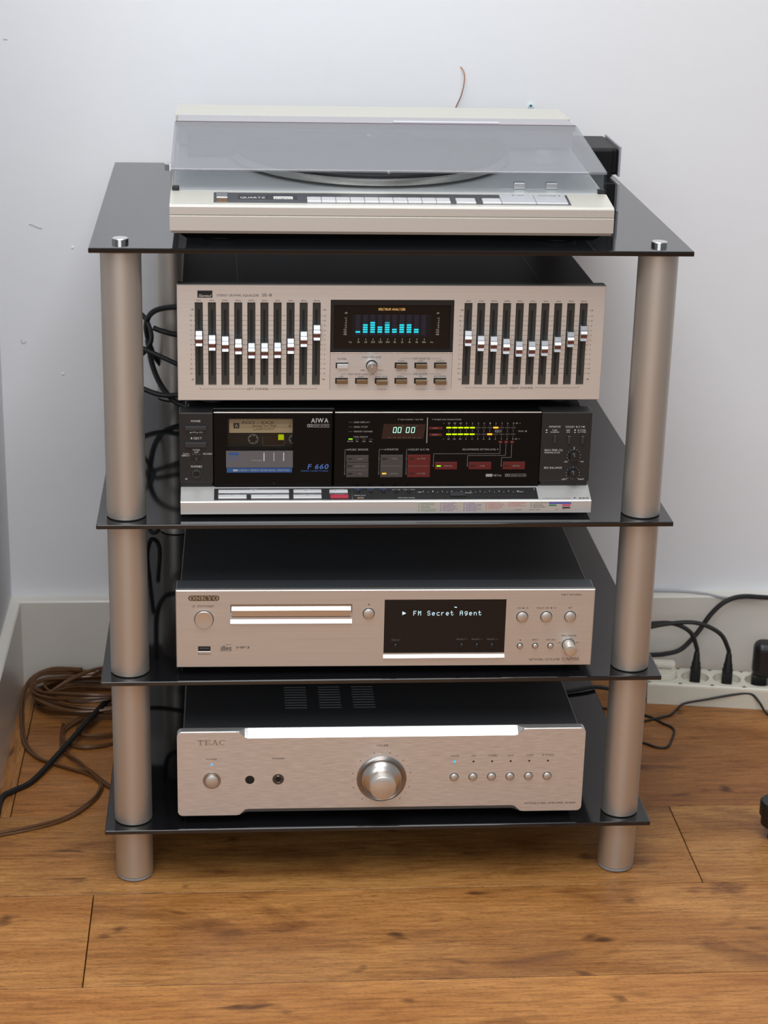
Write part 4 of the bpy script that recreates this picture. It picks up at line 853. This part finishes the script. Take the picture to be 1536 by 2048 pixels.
# top skin with round wells: each cell is a square with a round hole
body = MB(); L_, Wd = .27, .056
def cell(x0, x1, cx):
    n = 32; sq = []; ci = []
    for i in range(n):
        a = 2*math.pi*i/n; c_, s_ = math.cos(a), math.sin(a); k = 1/max(abs(c_)/((x1-x0)/2), abs(s_)/(Wd/2-.002))
        sq.append(((x0+x1)/2+c_*k, Wd/2+s_*k, SH)); ci.append((cx+SR*c_, SC+SR*s_, SH))
    lo = [(p[0], p[1], SH-.011) for p in ci]
    body.add(sq+ci+lo+[(cx, SC, SH-.011)], [(i, (i+1) % n, n+(i+1) % n, n+i) for i in range(n)]+[(n+i, n+(i+1) % n, 2*n+(i+1) % n, 2*n+i) for i in range(n)]+[(2*n+i, 2*n+(i+1) % n, 3*n) for i in range(n)])
xs = [.002]+[(a+b_)/2 for a, b_ in zip(SOCK, SOCK[1:])]+[L_-.002]
for i, cx in enumerate(SOCK): cell(xs[i], xs[i+1], cx)
ring = lambda ins, z: [(ins, ins, z), (L_-ins, ins, z), (L_-ins, Wd-ins, z), (ins, Wd-ins, z)]
body.add(ring(.002, SH)+ring(.0004, SH-.0016)+ring(0, SH-.004)+ring(.001, 0), [(k*4+i, k*4+(i+1) % 4, k*4+4+(i+1) % 4, k*4+4+i) for k in range(3) for i in range(4)]+[(12, 13, 14, 15)])
body.build('housing', WHITEP, ps, fix=True)
for cx in SOCK:
    for dx in (-.0075, .0075): MB().lathe([(0, SH-.0108), (.0022, SH-.0108), (.0022, SH-.012)], (cx+dx, SC, 0), 'z', 14).build('contact_hole', PITCH, ps)
CORD = mat('black_cord', (.010, .010, .010), .5)
def plugthing(name, i, label, m, rz=0.0):
    x, y = onstrip(SOCK[i], SC); o = thing(name, (x, y, SH-.0105), label, 'plug', ANG+rz); return o
def cable(name, pts, r, m, parent=None, k=9): return MB().tube(spline(pts, k), r, 8).build(name, m, parent)
def rel(o, pts):
    c_, s_ = math.cos(-o.rotation_euler.z), math.sin(-o.rotation_euler.z)
    return [((p[0]-o.location.x)*c_-(p[1]-o.location.y)*s_, (p[0]-o.location.x)*s_+(p[1]-o.location.y)*c_, p[2]-o.location.z) for p in pts]
# white plug in the first socket
wp = plugthing('power_plug', 0, 'white moulded plug with ridged grip in the power strip beside the rack leg', WHITEP)
MB().lathe([(0, 0), (.0178, 0), (.0182, .012), (.0182, .016), (.0165, .019), (0, .019)], (0, 0, 0), 'z', 36).build('plug_body', WHITEP, wp)
MB().rbox(-.0155, .0155, -.004, .011, .018, .030, .003).build('grip', WHITEP, wp)
MB().rbox(-.0105, .0105, -.0075, -.0035, .0245, .0295, .001).build('grip_lip', WHITEP, wp)
for i in range(4): MB().rbox(-.012, .012, -.0085+.0012*i, -.0079+.0012*i, .0185, .0195+.0012*i, .0002, 1).build('ridge', WHITEP, wp)
# two slim black plugs with cords
def slim(i, label, path):
    o = plugthing('power_plug', i, label, CORD)
    MB().rbox(-.0068, .0068, -.0045, .0045, 0, .022, .0012).build('plug_body', CORD, o)
    MB().lathe([(0, .021), (.0070, .021), (.0074, .024), (.0060, .0275), (.0062, .031), (.0050, .0345), (.0038, .046), (.0030, .048), (0, .048)], (0, 0, 0), 'z', 20).build('strain_relief', CORD, o)
    cable('cord', rel(o, path), .0030, CORD, o)
    return o
x1, y1 = onstrip(SOCK[1], SC); x2, y2 = onstrip(SOCK[2], SC)
slim(1, 'slim black plug in the power strip socket next to the white plug', [(x1, y1, .066), (x1-.001, y1+.001, .074), (x1-.010, y1+.004, .094), (x1-.032, y1+.008, .105), (x1-.062, y1+.008, .106), (x1-.12, y1, .102), (x1-.2, y1-.01, .090)])
slim(2, 'slim black plug in the power strip socket next to the black adapter', [(x2, y2, .066), (x2-.002, y2+.001, .075), (x2-.014, y2+.005, .095), (x2-.045, y2+.010, .108), (x2-.085, y2+.012, .106), (x2-.14, y2+.006, .097), (x2-.22, y2-.006, .086)])
ad = plugthing('power_adapter', 3, 'black rounded power adapter plugged into the strip beyond the two slim plugs', BLACKP)
MB().rbox(-.010, .010, -.0065, .0065, 0, .020, .002).build('plug_neck', BLACKP, ad)
MB().rbox(-.0105, .032, -.013, .016, .016, .068, .0115, 5).build('adapter_body', BLACKP, ad)
# cord rising from behind the plugs to the right
c = cable('power_cable', [(.402, .494, .050), (.424, .497, .0500), (.447, .500, .0555), (.468, .505, .076), (.487, .508, .104), (.505, .509, .121), (.527, .510, .128), (.560, .511, .126), (.62, .511, .121)], .0034, CORD)
tag(c, 'black cord rising in a curve behind the power strip plugs', 'cord')
c = cable('thin_cable', [(.12, .40, .0016), (.24, .372, .0016), (.330, .372, .0016), (.378, .391, .0016), (.408, .4035, .0016), (.418, .410, .0016), (.430, .427, .0016), (.441, .4335, .006), (.470, .4305, .013), (.505, .4285, .0205), (.527, .4262, .0225), (.5375, .418, .014), (.545, .408, .0035), (.556, .395, .0016), (.60, .37, .0016)], .0016, CORD)
tag(c, 'thin black cable draped against the front of the power strip', 'cable')
c = cable('thin_cable', [(.10, .44, .0016), (.25, .452, .0016), (.34, .428, .0016), (.3814, .409, .0016), (.4005, .385, .0016), (.4115, .366, .0016), (.404, .340, .0016), (.392, .3155, .0016), (.378, .3155, .0016), (.3629, .328, .0016), (.33, .338, .0016), (.24, .335, .0016), (.12, .31, .0016)], .0016, CORD)
tag(c, 'thin black cable looped on the floor beside the rack leg', 'cable')
c = cable('wall_cable', [(.36, .5425, .1245), (.405, .5420, .1248), (.455, .5390, .1245), (.485, .530, .1240), (.505, .5240, .1215), (.535, .5235, .1195), (.565, .5238, .1215), (.590, .527, .1248), (.66, .54, .1248)], .0018, mat('pale_grey_cord', (.42, .43, .45), .5))
tag(c, 'thin pale grey cable lying along the top of the skirting board', 'cable')

# ------------------------------------------------------------------ brown speaker cable coil, left floor
BROWN = clear = mat('brown_clear_cable', (.13, .060, .024), .24, .2, .5)
def twin(mb, pts, r=.00165, k=7):
    sp = spline(pts, k); A, B = [], []
    for i, p in enumerate(sp):
        t_ = (sp[min(i+1, len(sp)-1)]-sp[max(i-1, 0)]).normalized(); s_ = Vector((0, 0, 1))-t_*t_.z
        side = t_.cross(Vector((0, 0, 1))); side = side.normalized() if side.length > 1e-4 else Vector((1, 0, 0))
        tilt = .5+.5*math.sin(i*.21); off = side*(r*.95*(.45+.5*tilt))+Vector((0, 0, 1))*(r*.75*(1-tilt))
        A.append(p+off+Vector((0, 0, r*.4))); B.append(p-off+Vector((0, 0, r*.4)))
    mb.tube(A, r, 7); mb.tube(B, r, 7)
mb = MB(); rr = random.Random(11)
path = []
for i in range(7*12):
    a = 2*math.pi*i/12; turn = i/12
    rx = .078+.008*math.sin(turn*2.3)+rr.uniform(-.002, .002); ry = .046+.007*math.cos(turn*1.7)+rr.uniform(-.002, .002)
    path.append((-.338+.006*math.sin(turn*1.9)+rx*math.cos(a), .467+.006*math.cos(turn*2.7)+ry*math.sin(a), .003+.0042*turn+.003*math.sin(3*a+turn)))
twin(mb, path, .0019)
twin(mb, [(-.36, .50, .034), (-.400, .512, .030), (-.4255, .500, .022), (-.4345, .468, .012), (-.4310, .41, .003), (-.4215, .350, .0022), (-.405, .314, .0022), (-.3838, .293, .0022), (-.358, .276, .0024), (-.3372, .2635, .0026), (-.3235, .247, .0022), (-.3192, .229, .0022), (-.3235, .204, .0022), (-.3330, .184, .0022), (-.347, .162, .0022), (-.365, .1455, .0022), (-.395, .130, .0022), (-.44, .113, .0022)], .0019)
twin(mb, [(-.30, .445, .020), (-.335, .425, .012), (-.362, .403, .006), (-.3755, .382, .003), (-.372, .352, .0024), (-.352, .336, .0024), (-.325, .339, .0024), (-.300, .352, .0024)], .0019)
twin(mb, [(-.29, .462, .012), (-.318, .44, .010), (-.342, .405, .008), (-.357, .378, .006), (-.350, .362, .006), (-.325, .362, .005), (-.30, .372, .004)], .0019)
twin(mb, [(-.377, .40, .0024), (-.376, .36, .0024), (-.3705, .325, .0024), (-.352, .290, .0066), (-.335, .262, .0070), (-.3087, .229, .0024), (-.27, .19, .0024)], .0019)
twin(mb, [(-.405, .455, .018), (-.370, .478, .032), (-.335, .505, .034), (-.30, .525-.01, .030)], .0019)
o = mb.build('speaker_cable', BROWN); tag(o, 'brown clear sheathed speaker cable coiled on the floor in the corner', 'cable')
c = cable('power_cable', [(-.4355, .09, .0036), (-.4355, .16, .0036), (-.4345, .205, .0034), (-.421, .2235, .0034), (-.4020, .247, .0034), (-.375, .310, .0085), (-.350, .372, .014), (-.325, .430, .020), (-.295, .480, .026), (-.24, .507, .03)], .0036, CORD)
tag(c, 'black cord crossing over the brown speaker cable beside the rack leg', 'cord')

# ------------------------------------------------------------------ cables hanging behind the devices
def hang(label, pts, r=.0028, name='signal_cable'):
    o = cable(name, pts, r, CORD); tag(o, label, 'cable', 'signal cables behind the devices'); return o
hang('black cable arching from the back of the equalizer towards the rack leg', [(-.20, .40, .553), (-.232, .405, .552), (-.252, .415, .545), (-.262, .43, .530), (-.263, .44, .510), (-.255, .45, .480), (-.235, .455, .455), (-.20, .44, .44)], .0034)
hang('black cable sagging in a loop behind the equalizer', [(-.29, .44, .545), (-.268, .435, .535), (-.258, .425, .518), (-.258, .415, .505), (-.268, .42, .49), (-.285, .43, .48)])
hang('black cable crossing behind the cassette deck at its upper edge', [(-.30, .41, .51), (-.268, .40, .503), (-.240, .392, .492), (-.215, .388, .483), (-.18, .385, .480)], .0030)
hang('black cable drooping low behind the cassette deck', [(-.30, .40, .470), (-.27, .395, .455), (-.245, .39, .447), (-.22, .385, .449), (-.18, .38, .455)], .0032)
hang('black cable slanting down behind the cassette deck to its lower corner', [(-.262, .43, .505), (-.256, .42, .475), (-.244, .405, .452), (-.225, .385, .438), (-.195, .375, .432)], .0034)
hang('black cable hooped around the rear rack leg', [(-.2545, .430, .520), (-.244, .4265, .517), (-.225, .425, .513), (-.19, .425, .513)], .0034)
hang('black cable hanging down behind the cd player', [(-.258, .43, .415), (-.258, .425, .38), (-.256, .42, .345), (-.247, .41, .32), (-.232, .40, .31), (-.20, .395, .31)], .0032)
hang('black cable looping close to the glass behind the cd player', [(-.262, .455, .36), (-.266, .45, .31), (-.268, .445, .275), (-.262, .44, .252), (-.252, .435, .262), (-.255, .44, .31)], .0028)
hang('black cable bending behind the amplifier', [(-.25, .43, .236), (-.247, .42, .20), (-.235, .405, .180), (-.215, .395, .175), (-.18, .39, .178)], .0032)
hang('black cable running level behind the amplifier near the rack leg', [(-.29, .42, .125), (-.25, .41, .12), (-.21, .40, .123), (-.17, .40, .13)], .0030)
hang('black cable standing in a loop beyond the right end of the amplifier', [(.222, .37, .20), (.240, .36, .165), (.247, .355, .135), (.240, .35, .120), (.226, .345, .112), (.20, .345, .11)], .0028)
hang('black cable crossing the glass beyond the right end of the amplifier', [(.20, .335, .0735), (.235, .33, .0732), (.27, .335, .0732), (.298, .345, .0732), (.325, .352, .066)], .0026)

# ------------------------------------------------------------------ copper wire end and wall plug on the wall
c = cable('copper_wire', [(.113, YW-.001, .760), (.119, YW-.004, .775), (.1245, YW-.008, .790), (.1275, YW-.009, .808), (.1262, YW-.006, .818), (.1228, YW+.001, .823)], .0007, mat('copper', (.62, .27, .16), .3, .9)); tag(c, 'thin copper wire end curling out of the white wall above the turntable', 'wire')
w = thing('wall_plug', (.2125, YW, .776), 'tiny pale blue wall plug in the white wall above the turntable', 'wall plug')
MB().lathe([(.0014, 0), (.0014, -.0022), (.0030, -.0022), (.0030, .001)], (0, 0, 0), 'y', 16).build('collar', mat('pale_blue_plastic', (.50, .70, .74), .5), w)
MB().lathe([(0, -.0008), (.0015, -.0008)], (0, 0, 0), 'y', 16).build('bore', PITCH, w)

# ------------------------------------------------------------------ black speaker foot at the right
sf = thing('speaker_isolator', (.4705, .082, 0), 'black round stepped spike foot standing on the planks at the right of the rack', 'speaker isolator')
MB().lathe([(0, .030), (.0205, .030), (.022, .0315), (.022, .046), (.020, .048), (0, .048)], (0, 0, 0), 'z', 48).build('upper_disc', BLACKP, sf)
MB().lathe([(0, .0165), (.0165, .0165), (.0195, .019), (.0195, .030), (0, .030)], (0, 0, 0), 'z', 48).build('lower_disc', BLACKP, sf)
MB().lathe([(0, .0), (.010, 0), (.010, .003), (.0035, .005), (.0035, .0165), (0, .0165)], (0, 0, 0), 'z', 28).build('spike', BLACKP, sf)
